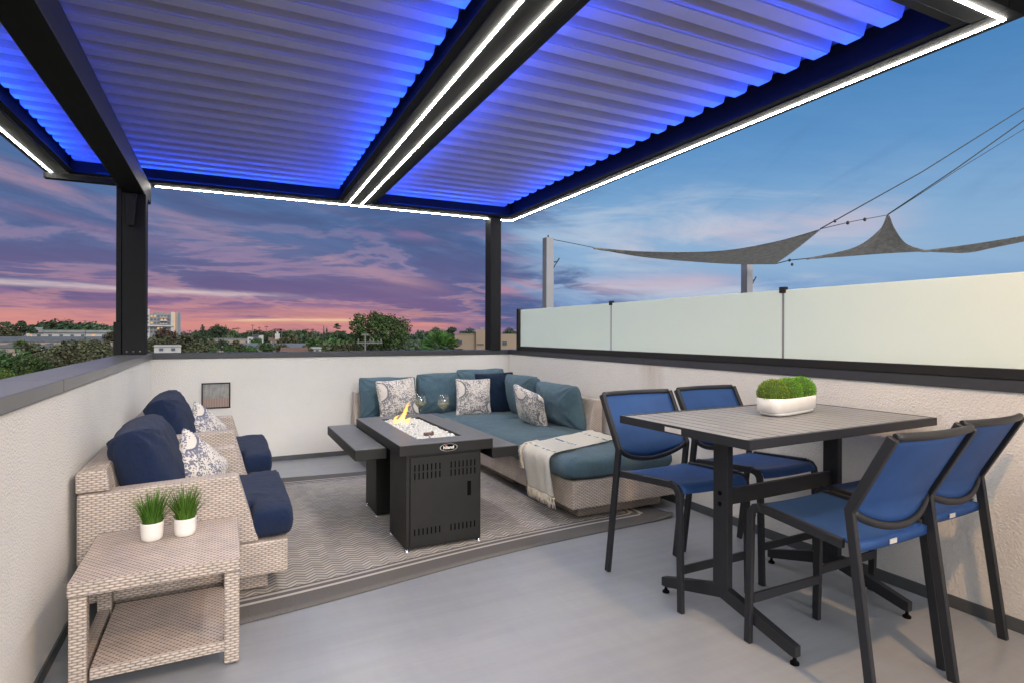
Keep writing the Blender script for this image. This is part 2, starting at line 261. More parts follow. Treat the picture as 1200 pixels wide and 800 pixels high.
# ------------------------------------------------------------------ mesh helpers
class MB:
    def __init__(s): s.bm = bmesh.new()
    def add(s, other, xf=None):
        if xf is not None: bmesh.ops.transform(other, matrix=xf, verts=other.verts)
        me = bpy.data.meshes.new('tmp'); other.to_mesh(me); other.free(); s.bm.from_mesh(me); bpy.data.meshes.remove(me); return s
    def box(s, x0, x1, y0, y1, z0, z1, bev=0, xf=None, seg=2):
        b = bmesh.new(); bmesh.ops.create_cube(b, size=1)
        for v in b.verts: v.co = Vector(((x0 + x1) / 2 + v.co.x * (x1 - x0), (y0 + y1) / 2 + v.co.y * (y1 - y0), (z0 + z1) / 2 + v.co.z * (z1 - z0)))
        if bev: bmesh.ops.bevel(b, geom=b.edges[:], offset=bev, segments=seg, affect='EDGES', profile=.5)
        return s.add(b, xf)
    def prism(s, pts, axis, a0, a1, bev=0, xf=None):
        """pts: outline in the two other axes, in order"""
        b = bmesh.new()
        def P(p, a):
            return {'x': Vector((a, p[0], p[1])), 'y': Vector((p[0], a, p[1])), 'z': Vector((p[0], p[1], a))}[axis]
        v0 = [b.verts.new(P(p, a0)) for p in pts]; v1 = [b.verts.new(P(p, a1)) for p in pts]
        n = len(pts); b.faces.new(v0); b.faces.new(v1)
        for i in range(n): b.faces.new((v0[i], v0[(i + 1) % n], v1[(i + 1) % n], v1[i]))
        bmesh.ops.recalc_face_normals(b, faces=b.faces)
        if bev: bmesh.ops.bevel(b, geom=b.edges[:], offset=bev, segments=2, affect='EDGES', profile=.5)
        return s.add(b, xf)
    def tube(s, pts, rad, n=8, xf=None, caps=True, flat=1.):
        """round tube through 3-D points; rad number or list"""
        b = bmesh.new(); pts = [Vector(p) for p in pts]; rings = []
        up = Vector((0, 0, 1))
        for i, p in enumerate(pts):
            d = (pts[min(i + 1, len(pts) - 1)] - pts[max(i - 1, 0)]).normalized()
            a = d.cross(up); a = d.cross(Vector((1, 0, 0))) if a.length < .05 else a
            a.normalize(); c = a.cross(d).normalized(); r = rad[i] if isinstance(rad, (list, tuple)) else rad
            rings.append([b.verts.new(p + a * (r * math.cos(2 * math.pi * k / n)) + c * (r * flat * math.sin(2 * math.pi * k / n))) for k in range(n)])
        for q, w in zip(rings, rings[1:]):
            for k in range(n): b.faces.new((q[k], q[(k + 1) % n], w[(k + 1) % n], w[k]))
        if caps: b.faces.new(rings[0][::-1]); b.faces.new(rings[-1])
        bmesh.ops.recalc_face_normals(b, faces=b.faces)
        for f in b.faces: f.smooth = len(f.verts) == 4
        return s.add(b, xf)
    def ribbon(s, pts, t, w0, w1, xf=None, closed=False, fn=None, bev=.003):
        """flat bar: path in the YZ plane, thickness t in that plane, from x=w0 to x=w1; fn moves each vertex"""
        b = bmesh.new(); P = [Vector((p[0], p[1])) for p in pts]; L, Rr = [], []
        for i, p in enumerate(P):
            d0 = (P[i] - P[i - 1]).normalized() if i > 0 else None; d1 = (P[i + 1] - P[i]).normalized() if i < len(P) - 1 else None
            d0 = d0 or d1; d1 = d1 or d0
            n0 = Vector((-d0.y, d0.x)); n1 = Vector((-d1.y, d1.x)); mm = (n0 + n1).normalized(); k = t / 2 / max(.3, mm.dot(n0))
            L.append(p + mm * k); Rr.append(p - mm * k)
        rings = [[b.verts.new((w0, l.x, l.y)), b.verts.new((w1, l.x, l.y)), b.verts.new((w1, r.x, r.y)), b.verts.new((w0, r.x, r.y))] for l, r in zip(L, Rr)]
        for q, w in zip(rings, rings[1:]):
            for k in range(4): b.faces.new((q[k], q[(k + 1) % 4], w[(k + 1) % 4], w[k]))
        b.faces.new(rings[0]); b.faces.new(rings[-1][::-1]); bmesh.ops.recalc_face_normals(b, faces=b.faces)
        if bev:
            ed = [e for e in b.edges if e.calc_face_angle(0) > .6]
            bmesh.ops.bevel(b, geom=ed, offset=bev, segments=1, affect='EDGES')
        if fn:
            for v in b.verts: v.co = fn(v.co)
        return s.add(b, xf)
    def lathe(s, prof, n=20, xf=None, smooth=True, sx=1, sy=1, caps=True):
        b = bmesh.new(); rings = []
        for r, z in prof: rings.append([b.verts.new((r * sx * math.cos(2 * math.pi * k / n), r * sy * math.sin(2 * math.pi * k / n), z)) for k in range(n)])
        for q, w in zip(rings, rings[1:]):
            for k in range(n): b.faces.new((q[k], q[(k + 1) % n], w[(k + 1) % n], w[k]))
        if caps and prof[0][0] > 1e-4: b.faces.new(rings[0][::-1])
        if caps and prof[-1][0] > 1e-4: b.faces.new(rings[-1])
        bmesh.ops.remove_doubles(b, verts=b.verts, dist=1e-5); bmesh.ops.recalc_face_normals(b, faces=b.faces)
        for f in b.faces: f.smooth = smooth
        return s.add(b, xf)
    def grid(s, nu, nv, fn, smooth=True, xf=None, thick=0):
        b = bmesh.new(); vs = [[b.verts.new(fn(i / (nu - 1), j / (nv - 1))) for j in range(nv)] for i in range(nu)]
        for i in range(nu - 1):
            for j in range(nv - 1): b.faces.new((vs[i][j], vs[i + 1][j], vs[i + 1][j + 1], vs[i][j + 1]))
        if thick: 
            bmesh.ops.recalc_face_normals(b, faces=b.faces); bmesh.ops.solidify(b, geom=b.faces[:], thickness=thick)
        for f in b.faces: f.smooth = smooth
        return s.add(b, xf)
    def cushion(s, w, d, h, n=22, pw=7., pinch=0., crown=0., wr=.006, seed=0, xf=None, hp=3.):
        """soft cushion centred at the origin: w,d plan size, h thickness. pw: squareness of the edge profile; pinch pulls side middles in; hp: edge thickness falloff"""
        b = bmesh.new(); sd = Vector((seed * 3.17, seed * 1.31, seed * 2.3))
        def mapp(t): return math.sin(t * math.pi / 2) * .55 + t * .45 if pw < 5 else math.copysign(1 - (1 - abs(t)) ** 1.7, t)
        lay = {}
        for sgn in (1, -1):
            for i in range(n + 1):
                for j in range(n + 1):
                    a, c = mapp(2 * i / n - 1), mapp(2 * j / n - 1)
                    edge = i in (0, n) or j in (0, n)
                    if edge and sgn == -1: lay[(sgn, i, j)] = lay[(1, i, j)]; continue
                    prof = (max(0, 1 - abs(a) ** pw) * max(0, 1 - abs(c) ** pw)) ** (1 / hp)
                    px = a * w / 2 * (1 - pinch * (1 - c * c) * abs(a)); py = c * d / 2 * (1 - pinch * (1 - a * a) * abs(c))
                    # round the plan corners a little
                    k = (abs(a) * abs(c)) ** 8; px *= 1 - .035 * k; py *= 1 - .035 * k
                    z = sgn * h / 2 * prof * (1 - crown + crown * (1 - a * a * .8) * (1 - c * c * .8))
                    co = Vector((px, py, z))
                    q = co * 6 + sd; nn = noise.noise(q) * .9 + noise.noise(q * 2.7) * .45 + abs(noise.noise(Vector((q.x * 1.2, q.y * 3.4, q.z)))) * .8
                    dc = math.hypot(1 - abs(a), 1 - abs(c)); fold = math.sin(math.atan2(1 - abs(c), 1 - abs(a) + 1e-6) * 11 + seed + 3 * (a > 0) + 5 * (c > 0)) * math.exp(-dc * 2.6) * min(1, dc * 4)
                    sag = math.sin(c * 9 + a * 3 + seed * 2 + 2 * noise.noise(q * .6)) * max(0, a) ** 2 * .5
                    co.z += sgn * (nn + fold * 1.5 + sag) * wr * (1 if not edge else 0)
                    co += Vector((noise.noise(q * .7), noise.noise(q * .7 + Vector((9, 0, 0))), 0)) * wr * 1.2
                    lay[(sgn, i, j)] = b.verts.new(co)
        for sgn in (1, -1):
            for i in range(n):
                for j in range(n):
                    f = [lay[(sgn, i, j)], lay[(sgn, i + 1, j)], lay[(sgn, i + 1, j + 1)], lay[(sgn, i, j + 1)]]
                    b.faces.new(f if sgn == 1 else f[::-1])
        for f in b.faces: f.smooth = True
        return s.add(b, xf)
    def build(s, name, mat, parent=None, smooth=None, loc=None, uv=True, mats=None):
        bm = s.bm
        if smooth is not None:
            for f in bm.faces: f.smooth = smooth
        bm.normal_update()
        if uv:
            L = bm.loops.layers.uv.verify()
            for f in bm.faces:
                nn = f.normal; ax = max(range(3), key=lambda k: abs(nn[k]))
                for lo in f.loops:
                    c = lo.vert.co; lo[L].uv = ((c.y, c.z) if ax == 0 else (c.x, c.z) if ax == 1 else (c.x, c.y))
        me = bpy.data.meshes.new(name); bm.to_mesh(me); bm.free()
        if isinstance(mat, str): mat = M[mat]
        me.materials.append(mat)
        if mats:
            me.materials.append(M[mats])
            for p in me.polygons: p.material_index = 0 if abs(p.normal.z) > .6 else 1
        o = bpy.data.objects.new(name, me); COL.objects.link(o)
        if parent is not None: o.parent = parent
        if loc is not None: o.location = loc
        return o
def tag(o, label, cat, group=None):
    o['label'] = label; o['category'] = cat
    if group: o['group'] = group
    return o
def thing(name, label, cat, loc=(0, 0, 0), rz=0, group=None):
    o = bpy.data.objects.new(name, None); o.empty_display_size = .1; COL.objects.link(o)
    o.location = loc; o.rotation_euler = (0, 0, rz); return tag(o, label, cat, group)
def structure(o, label=None):
    o['kind'] = 'structure'
    if label: o['label'] = label
    return o
def copy_tree(o, parent=None):
    c = o.copy(); COL.objects.link(c)
    if parent is not None: c.parent = parent
    for ch in list(o.children): copy_tree(ch, c)
    return c
def T(x, y, z): return Matrix.Translation((x, y, z))
def RX(a): return Matrix.Rotation(R(a), 4, 'X')
def RY(a): return Matrix.Rotation(R(a), 4, 'Y')
def RZ(a): return Matrix.Rotation(R(a), 4, 'Z')

# ------------------------------------------------------------------ camera
H = 1.33; YAW = R(26.9968); F = 678.19; CX = 607.4; V0 = 390.9
cam_d = bpy.data.cameras.new('camera'); cam = bpy.data.objects.new('camera', cam_d); COL.objects.link(cam); sc.camera = cam
cam.location = (0, 0, H); cam.rotation_mode = 'XYZ'; cam.rotation_euler = (R(90), R(-.2019), -YAW)
cam_d.sensor_width = 36; cam_d.lens = F / 1200 * 36; cam_d.shift_x = -(CX - 600) / 1200; cam_d.shift_y = -(400 - V0) / 1200
cam_d.clip_start = .05; cam_d.clip_end = 20000
def bearing(u, d):
    """ground position at depth d seen at photo column u"""
    off = (u - CX) / F * d
    return (math.sin(YAW) * d + math.cos(YAW) * off, math.cos(YAW) * d - math.sin(YAW) * off)
def zat(v, d): return H + (V0 - v) / F * d

# ------------------------------------------------------------------ setting
XL, XR, YB = -.615, 3.186, 6.505; ZC0, ZC1 = 1.075, 1.131; GZ = -8.
mb = MB(); mb.box(XL - .24, XR + .24, -4.2, YB + .24, -.25, 0); structure(mb.build('terrace_floor', 'deck'), 'smooth pale grey coated terrace floor')
def ground_fn(a, c):
    rr = 3 + 9000 * a ** 2.2; an = c * 2 * math.pi; x, y = rr * math.cos(an), rr * math.sin(an)
    return Vector((x, y, GZ + (noise.noise(Vector((x * .006, y * .006, 0))) * 1.5 if rr > 60 else 0) - 6 * max(0, min(1, (rr - 900) / 3000))))
mb = MB(); mb.grid(70, 90, ground_fn); structure(mb.build('ground', 'ground'))

# parapets
def parapet(label, wall, caps, flash, seams=(), mat='stucco'):
    t = thing('parapet_wall', label, 'wall', (wall[0], wall[2], 0)); o = -Vector((wall[0], wall[2], 0))
    sh = Matrix.Translation(o)
    w = MB(); w.box(*wall, xf=sh); ob = w.build('stucco_face', mat, t)
    for cp in caps: c = MB(); c.box(*cp, bev=.004, xf=sh); c.build('coping', 'cap', t)
    f = MB(); f.box(*flash, xf=sh); f.build('base_flashing', 'flash', t)
    return t
WZ = -2.2
parapet('white stucco parapet along the left, behind the two wicker armchairs', (XL - .2, XL, -4, YB, WZ, ZC0),
        [(XL - .225, XL + .012, -4, 3.062, ZC0, ZC1), (XL - .225, XL + .012, 3.066, YB - .012, ZC0, ZC1)], (XL, XL + .008, -4, YB, 0, .05))
parapet('white stucco parapet at the back with the small square framed opening', (XL - .2, XR + .2, YB, YB + .2, WZ, ZC0),
        [(XL - .225, XR + .225, YB - .012, YB + .225, ZC0, ZC1 - .001)], (XL + .01, XR - .01, YB - .008, YB, 0, .05))
M['cap_dark'] = simple('dark_coping_metal', (.035, .037, .043), .42, 0, .08, 3, .05, 300)
pr = parapet('white stucco parapet below the frosted glass, rust stained under a joint', (XR, XR + .2, -4, YB, WZ, ZC0),
        [(XR - .012, XR + .225, -4, 3.883, ZC0, ZC1), (XR - .012, XR + .225, 3.887, YB - .012, ZC0, ZC1)], (XR - .008, XR, -4, YB - .01, 0, .06), mat='stucco_stain')
for o in pr.children:
    if o.name.startswith('coping'): o.data.materials[0] = M['cap_dark']
for t_ in [o for o in bpy.data.objects if o.name.startswith('parapet_wall.001')]:
    for o in t_.children:
        if o.name.startswith('coping'): o.data.materials[0] = M['cap_dark']
# stain uses object coordinates: shift its origin to the world
for o in pr.children:
    if o.name.startswith('stucco_face'):
        o.data.transform(Matrix.Translation((pr.location.x, pr.location.y, 0))); o.location = (-pr.location.x, -pr.location.y, 0)

# framed opening in the back parapet
t = thing('wall_vent', 'small square dark framed opening in the back parapet above the armchairs', 'vent', (-.064, YB, .58))
mb = MB(); w_, h_ = .128, .254
for bx in ((-w_, w_, -.014, 0, 0, .012), (-w_, w_, -.014, 0, h_ - .012, h_), (-w_, -w_ + .012, -.014, 0, .012, h_ - .012), (w_ - .012, w_, -.014, 0, .012, h_ - .012)): mb.box(*bx, bev=.002)
mb.build('frame', 'black', t)
m, nt, b = new_mat('vent_pane'); v = coords(nt, 'Object'); s = nd(nt, 'ShaderNodeSeparateXYZ'); nt.links.new(v, s.inputs[0])
n = noise_n(nt, coords(nt, 'Object', (3, 1, 1)), 14, 4); r = ramp(nt, [(.3, (.20, .20, .19)), (.7, (.33, .33, .31))]); nt.links.new(n.outputs['Fac'], r.inputs[0])
st = math_n(nt, 'GREATER_THAN', math_n(nt, 'FRACT', math_n(nt, 'MULTIPLY', s.outputs['X'], 70.)), .3); lo = math_n(nt, 'LESS_THAN', s.outputs['Z'], .10)
c = mixc(nt, lo, r.outputs[0], mixc(nt, st, (.17, .12, .10), (.36, .26, .23))); nt.links.new(c, b.inputs['Base Color']); b.inputs['Roughness'].default_value = .25
mb = MB(); mb.box(-w_ + .012, w_ - .012, -.006, 0, .012, h_ - .012); mb.build('pane', m, t)

# frosted glass guard on the right parapet
t = thing('glass_guard', 'frosted pale green glass screen on the right parapet with dark clips', 'glass screen', (3.19, 0, ZC1))
ZG0, ZG1 = 1.181 - ZC1, 1.613 - ZC1
ys = [-3.2, -.9, .83, 2.528, 4.369, 6.2]
for a, c in zip(ys, ys[1:]):
    mb = MB(); mb.box(-.006, .006, a + .009, c - .009, ZG0 - .01, ZG1, bev=.002); mb.build('glass_pane', 'frost', t)
mb = MB(); mb.box(-.022, .022, -3.2, 6.23, .0, ZG0, bev=.003); mb.build('base_channel', 'black', t)
mb = MB(); mb.box(-.03, .03, 6.205, 6.255, 0, ZG1 + .015, bev=.003); mb.build('end_post', 'black', t)
for y in ys[1:-1]:
    mb = MB(); mb.box(-.016, .016, y - .022, y + .022, ZG1 - .02, ZG1 + .02, bev=.003); mb.build('clip', 'black', t)
    mb = MB(); mb.box(-.005, .005, y - .006, y + .006, ZG0, ZG1 - .02); mb.build('joint_strip', 'post_white', t)

# ------------------------------------------------------------------ pergola
PX, PY = 3.119, 6.42
pg = thing('pergola', 'dark louvred pergola with blue lit slats and white light strips', 'pergola', (PX, PY, 0), -.0209)
S0 = Matrix.Translation((-PX, -PY, 0))
LR, LB, LF, LL, C1, C2 = 3.234, 6.561, 1.334, -1.373, 1.2176, 1.3578
ZB, ZT = 2.751, 2.985
def beam(x0, x1, y0, y1, z0=ZB, z1=ZT, name='beam'):
    mb = MB(); mb.box(x0, x1, y0, y1, z0, z1, bev=.004, xf=S0); return mb.build(name, 'beam', pg)
y0i, y1i = LF + .09, LB - .18
xli, xri = LL + .13, LR - .09; CB0, CB1 = 1.14, 1.44
beam(xri, LR + .055, LF - .06, LB + .06); beam(LL - .05, xli, LF - .06, LB + .06)
beam(xli, xri, y1i, LB + .06); beam(xli, xri, LF - .06, y0i)
beam(CB0, CB1, y0i, y1i)
# white light strips let into the beam undersides
def strip(x0, x1, y0, y1): mb = MB(); mb.box(x0, x1, y0, y1, ZB - .004, ZB + .002, xf=S0); mb.build('light_strip', 'white_led', pg)
h_ = .0062
strip(LR - h_, LR + h_, LF - h_, LB + h_); strip(LL - h_, LL + h_, LF - h_, LB + h_)
for c in (C1, C2): strip(c - h_, c + h_, LF + h_, LB - h_)
for a, c in ((LL + h_, -.64), (-.60, C1 - h_), (C1 + h_, C2 - h_), (C2 + h_, LR - h_)): strip(a, c, LB - h_, LB + h_)
for a, c in ((LL + h_, C1 - h_), (C1 + h_, C2 - h_), (C2 + h_, LR - h_)): strip(a, c, LF - h_, LF + h_)
# louvres: one panel of slats per bay
def louvre(x0, x1, n0=0):
    mb = MB(); p = .192; y = y0i + .06; k = 0
    while y < y1i - .02:
        y2 = min(y + p, y1i - .005)
        # section of one slat (y,z): shallow tilted channel with a rolled lip
        zb = 2.872
        prof = [(y + .0, zb + .002), (y + .004, zb), (y + .088, zb), (y + .096, zb + .006), (y + .108, zb + .056), (y + .114, zb + .061), (y + .160, zb + .061), (y + .166, zb + .056), (y2 - .010, zb + .007), (y2 - .0065, zb + .003)]
        top = [(a, z + .012) for a, z in prof][::-1]
        mb.prism(prof + top, 'x', x0, x1, xf=S0)
        y += p; k += 1
    return mb.build('louver_panel', 'slat', pg)
louvre(xli + .04, CB0 - .04); louvre(CB1 + .04, xri - .10)
# weather sheet closing the gaps above the slats
mb = MB(); mb.box(LL, LR, LF, LB, ZT - .03, ZT - .02, xf=S0); mb.build('gutter_sheet', 'slat_gap', pg)
# blue cove lights: strip on a ledge along the inner faces, behind a small lip
def cove(x0, x1, y0, y1, side):
    """ledge along a beam's inner face: a strip on it, in front of a small back plate"""
    led = MB(); lip = MB(); z = 2.768
    def bx(mb, d0, d1, z0, z1):     # d: distance from the beam face
        if side == '+x': mb.box(x1 - d1, x1 - d0, y0, y1, z0, z1, xf=S0)
        elif side == '-x': mb.box(x0 + d0, x0 + d1, y0, y1, z0, z1, xf=S0)
        elif side == '+y': mb.box(x0, x1, y1 - d1, y1 - d0, z0, z1, xf=S0)
        else: mb.box(x0, x1, y0 + d0, y0 + d1, z0, z1, xf=S0)
    bx(lip, 0, .048, z - .010, z); bx(lip, .004, .010, z, z + .035)
    if side in ('+x', '-x'): y0, y1 = y0 + .18, y1 - .08
    else: x0, x1 = x0 + .15, x1 - .15
    bx(led, .0102, .0125, z + .001, z + .0065)
    lip.build('cove_ledge', 'beam', pg); led.build('cove_light', 'blue_led', pg)
for bx in ((xli, CB0), (CB1, xri)):
    cove(bx[0], bx[1], y0i, y1i, '-x'); cove(bx[0], bx[1], y0i, y1i, '+x')
    cove(bx[0] + .05, bx[1] - .05, y0i, y1i, '+y'); cove(bx[0] + .05, bx[1] - .05, y0i, y1i, '-y')
# carrier beam on the left, posts and brackets (parallel to the walls)
inv = Matrix.Rotation(.0209, 4, 'Z') @ S0
def part(name, mat, *boxes, bev=.004):
    mb = MB()
    for bx in boxes: mb.box(*bx, bev=bev, xf=inv)
    return mb.build(name, mat, pg)
part('carrier_beam', 'beam', (-.80, -.63, .3, 6.62, 2.565, 2.745))
p_ = part('post', 'beam', (-.80, -.625, 6.15, 6.33, ZC1, 2.565)); part('post', 'beam', (2.915, 3.055, 6.47, 6.64, ZC1, ZB))
part('conduit', 'beam', (-.848, -.806, 6.17, 6.22, 1.42, 2.70)); part('junction_box', 'beam', (-.865, -.806, 6.16, 6.22, ZC1, 1.42))
part('outrigger', 'beam', (-1.42, -.64, 6.45, 6.52, 2.69, 2.742)); 
mb = MB(); mb.prism([(-.775, 2.56), (-.69, 2.56), (-.71, 2.27), (-.755, 2.27)], 'y', 6.10, 6.147, bev=.003, xf=inv); mb.build('bracket', 'beam', pg)
for k in range(3):
    mb = MB(); mb.lathe([(.0, -.004), (.008, -.003), (.008, .0)], 10, xf=inv @ T(-.765 + k * .05, 6.149, 1.16) @ RX(90)); mb.build('bolt', 'cap', pg)

# ------------------------------------------------------------------ house corner behind the camera with its eave and lit lamp
t = thing('house_corner', 'stucco house corner with a flat canopy reaching over the near end of the terrace', 'house', (3.5, -3.2, 0))
mb = MB(); mb.box(0, 2.4, 0, 3.9, -2, 3.3); mb.build('wall', 'stucco', t)
M['eave'] = simple('eave_boards', (.12, .105, .092), .7, 0, .15, 6)
mb = MB(); mb.box(-2.6, 2.5, 1.9, 4.33, 2.965, 3.06)
for k in range(5): mb.box(-2.6, 2.5, 2.1 + k * .44, 2.14 + k * .44, 2.957, 2.965)
mb.box(-2.6, 2.5, 4.33, 4.36, 2.90, 3.09); mb.build('canopy', M['eave'], t)
t = thing('downlight', 'round warm downlight set under the canopy', 'lamp', (1.84, .28, 2.957))
mb = MB(); mb.lathe([(.055, -.002), (.075, -.002), (.078, -.012), (.055, -.012), (.055, -.002)], 24, caps=False); mb.build('trim_ring', 'led_house', t)
M['bulb'] = emit('warm_bulb', (1, .62, .32), 1500)
mb = MB(); mb.lathe([(0, -.001), (.054, -.001), (.054, -.006), (0, -.006)], 24); mb.build('lens', 'bulb', t)

# ------------------------------------------------------------------ rug
def rug():
    c00, c10, c11, c01 = Vector((-.42, 2.905)), Vector((2.94, 3.265)), Vector((3.0, 5.62)), Vector((-.42, 5.68))
    W, Hh = 3.4, 2.6; nu, nv = 60, 50
    b = bmesh.new(); uvd = []; vs = []
    for i in range(nu + 1):
        row = []
        for j in range(nv + 1):
            a, c = i / nu, j / nv
            p = c00 * (1 - a) * (1 - c) + c10 * a * (1 - c) + c11 * a * c + c01 * (1 - a) * c
            p.y += (1 - c) * .035 * math.sin(a * math.pi * 2.2 + .5) * -1 + c * .03 * math.sin(a * 9)
            z = .008 + .003 * noise.noise(Vector((p.x * 2, p.y * 2, 0)))
            # the free corner curls up a little
            k = max(0, a - .93) / .07 * max(0, 1 - c / .1); z += .02 * k * k; 
            if a > .97 and c < .04: p.y += .02 * ((a - .97) / .03) ** 2
            row.append(b.verts.new((p.x, p.y, z))); 
        vs.append(row)
    L = b.loops.layers.uv.new('UVMap'); 
    for i in range(nu):
        for j in range(nv): b.faces.new((vs[i][j], vs[i + 1][j], vs[i + 1][j + 1], vs[i][j + 1]))
    b.verts.index_update(); ed = {}
    for i in range(nu + 1):
        for j in range(nv + 1): ed[vs[i][j].index] = (i / nu * W, j / nv * Hh)
    for f in b.faces:
        for lo in f.loops: lo[L].uv = ed[lo.vert.index]
        f.smooth = True
    ext = bmesh.ops.extrude_face_region(b, geom=b.faces[:]); 
    for g in ext['geom']:
        if isinstance(g, bmesh.types.BMVert): g.co.z -= .007
    bmesh.ops.recalc_face_normals(b, faces=b.faces)
    me = bpy.data.meshes.new('rug'); b.to_mesh(me); b.free()
    at = me.attributes.new('edge', 'FLOAT', 'POINT')
    n = (nu + 1) * (nv + 1)
    for k in range(len(me.vertices)):
        if k < n: i, j = divmod(k, nv + 1)
        else: i, j = divmod((k - n) % n, nv + 1)
        x, y = i / nu * W, j / nv * Hh; at.data[k].value = min(x, W - x, y, Hh - y)
    me.materials.append(M['rug']); o = bpy.data.objects.new('outdoor_rug', me); COL.objects.link(o)
    return tag(o, 'flat woven grey beige chevron rug with a plain dark border', 'rug')
rug()

# ------------------------------------------------------------------ wicker armchairs (facing +x)
def armchair(y, label):
    t = thing('wicker_armchair', label, 'armchair', (0, y, 0), 0, 'wicker armchairs along the left wall')
    W = .94
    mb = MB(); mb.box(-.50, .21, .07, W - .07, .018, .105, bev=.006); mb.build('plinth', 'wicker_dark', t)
    mb = MB(); mb.box(-.585, .30, 0, W, .105, .275, bev=.012); mb.build('seat_frame', 'wicker', t)
    for a in (0, W - .11):
        mb = MB(); mb.prism([(-.585, .276), (-.585, .60), (.068, .622), (.165, .276)], 'y', a + .0015, a + .1085, bev=.014); mb.build('armrest', 'wicker', t)
    mb = MB(); mb.prism([(-.590, .276), (-.590, .70), (-.475, .712), (-.40, .276)], 'y', .112, W - .112, bev=.014)
    mb.prism([(-.590, .603), (-.590, .70), (-.475, .712), (-.458, .608)], 'y', .004, .111, bev=.012); mb.prism([(-.590, .603), (-.590, .70), (-.475, .712), (-.458, .608)], 'y', W - .111, W - .004, bev=.012)
    mb.build('backrest', 'wicker', t)
    mb = MB()
    mb.cushion(.60, .70, .19, n=26, pw=9, wr=.007, seed=y, hp=3.2, xf=T(.0, W / 2, .365))
    mb.cushion(.20, .94, .19, n=24, pw=7, wr=.006, seed=y + 2, hp=2.8, xf=T(.23, W / 2, .363))
    mb.build('seat_cushion', 'navy', t)
    mb = MB(); mb.cushion(.46, .68, .27, n=40, pw=5.5, pinch=.03, wr=.014, crown=.22, seed=y + 5, hp=2.8, xf=T(-.345, W / 2 - .01, .64) @ RY(90 - 19)); mb.build('back_cushion', 'navy', t)
    for s_ in (-.46, .16):
        for q in (.10, W - .10):
            pass
    return t
armchair(3.195, 'light wicker armchair with navy cushions next to the side table with grass pots')
armchair(4.665, 'light wicker armchair with navy cushions nearest the back wall')
def throw_pillow(label, xf, size, th, mat, seed, group=None, pinch=.07, name='throw_pillow'):
    mb = MB(); mb.cushion(size, size, th, n=24, pw=2.6, pinch=pinch, wr=.008, seed=seed, hp=2.2, crown=.25)
    o = mb.build(name, mat); o.matrix_world = xf; tag(o, label, 'pillow', group); return o
G = 'patterned throw pillows'
throw_pillow('blue printed cream pillow leaning in the armchair next to the side table', T(-.115, 3.80, .555) @ RZ(-28) @ RY(62) @ RZ(38), .37, .15, 'pattern_blue', 3, G)
throw_pillow('blue printed cream pillow leaning in the armchair nearest the back wall', T(-.115, 5.27, .555) @ RZ(-28) @ RY(62) @ RZ(38), .37, .15, 'pattern_blue', 3, G)

# ------------------------------------------------------------------ side table with two grass pots
t = thing('side_table', 'light wicker side table with a lower shelf next to the front armchair', 'side table', (-.50, 2.585, 0))
W_, D_ = .565, .60
mb = MB(); mb.box(0, W_, 0, D_, .372, .425, bev=.006); mb.build('tabletop', 'wicker_top', t, mats='wicker')
mb = MB(); mb.box(.066, W_ - .05, .012, D_ - .012, .055, .098, bev=.004); mb.build('shelf', 'wicker_top', t, mats='wicker')
for a in (.004, W_ - .059):
    for c in (.004, D_ - .059): mb = MB(); mb.box(a, a + .055, c, c + .055, .006, .371, bev=.006); mb.build('leg', 'wicker', t)
mb = MB(); mb.box(.008, .055, .0595, D_ - .0595, .05, .10, bev=.004); mb.build('side_rail', 'wicker', t)
def grass_pot(x, y, label, seed, rib=False):
    r_ = random.Random(seed)
    t = thing('grass_pot', label, 'potted plant', (x, y, .425), 0, 'small pots of grass on the side table')
    mb = MB(); b_ = [(.0, .0), (.034, .0), (.041, .008), (.043, .03), (.044, .072), (.0445, .078), (.040, .078), (.038, .06), (0, .06)]
    mb.lathe(b_, 40)
    if rib:
        for v in mb.bm.verts:
            rr = math.hypot(v.co.x, v.co.y)
            if rr > .035: k = 1 + .018 * math.sin(math.atan2(v.co.y, v.co.x) * 13 + v.co.z * 30); v.co.x *= k; v.co.y *= k
    mb.build('pot', 'white_ceramic', t)
    mb = MB()
    for k in range(230):
        a = r_.uniform(0, 6.283); q = math.sqrt(r_.random()) * .034; bx, by = q * math.cos(a), q * math.sin(a)
        lean = (.25 + r_.random() * .9) * q / .034 * .085; hh = r_.uniform(.09, .175); w = r_.uniform(.0026, .0044); a2 = a + r_.uniform(-.5, .5)
        pts = [Vector((bx + math.cos(a2) * lean * f ** 1.6, by + math.sin(a2) * lean * f ** 1.6, .06 + hh * f * (1 - .12 * f * lean / .08))) for f in (0, .35, .7, 1)]
        sd = Vector((-math.sin(a + r_.uniform(-1, 1)), math.cos(a), 0)).normalized()
        b = mb.bm; prev = None
        for f, p in zip((0, .35, .7, 1), pts):
            ww = w * (1 - f * .92); cur = (b.verts.new(p + sd * ww), b.verts.new(p - sd * ww))
            if prev: b.faces.new((prev[0], prev[1], cur[1], cur[0]))
            prev = cur
    mb.build('grass', 'grass_leaf', t)
M['grass_leaf'] = leaf('grass_leaf', (.065, .16, .018), .6)
M['box_leaf'] = leaf('box_leaf', (.16, .32, .026), .6)
grass_pot(-.276, 2.985, 'smooth white pot of grass, the one closer to the left wall', 4)
grass_pot(-.150, 2.990, 'ribbed white pot of grass, the one farther from the left wall', 9, True)

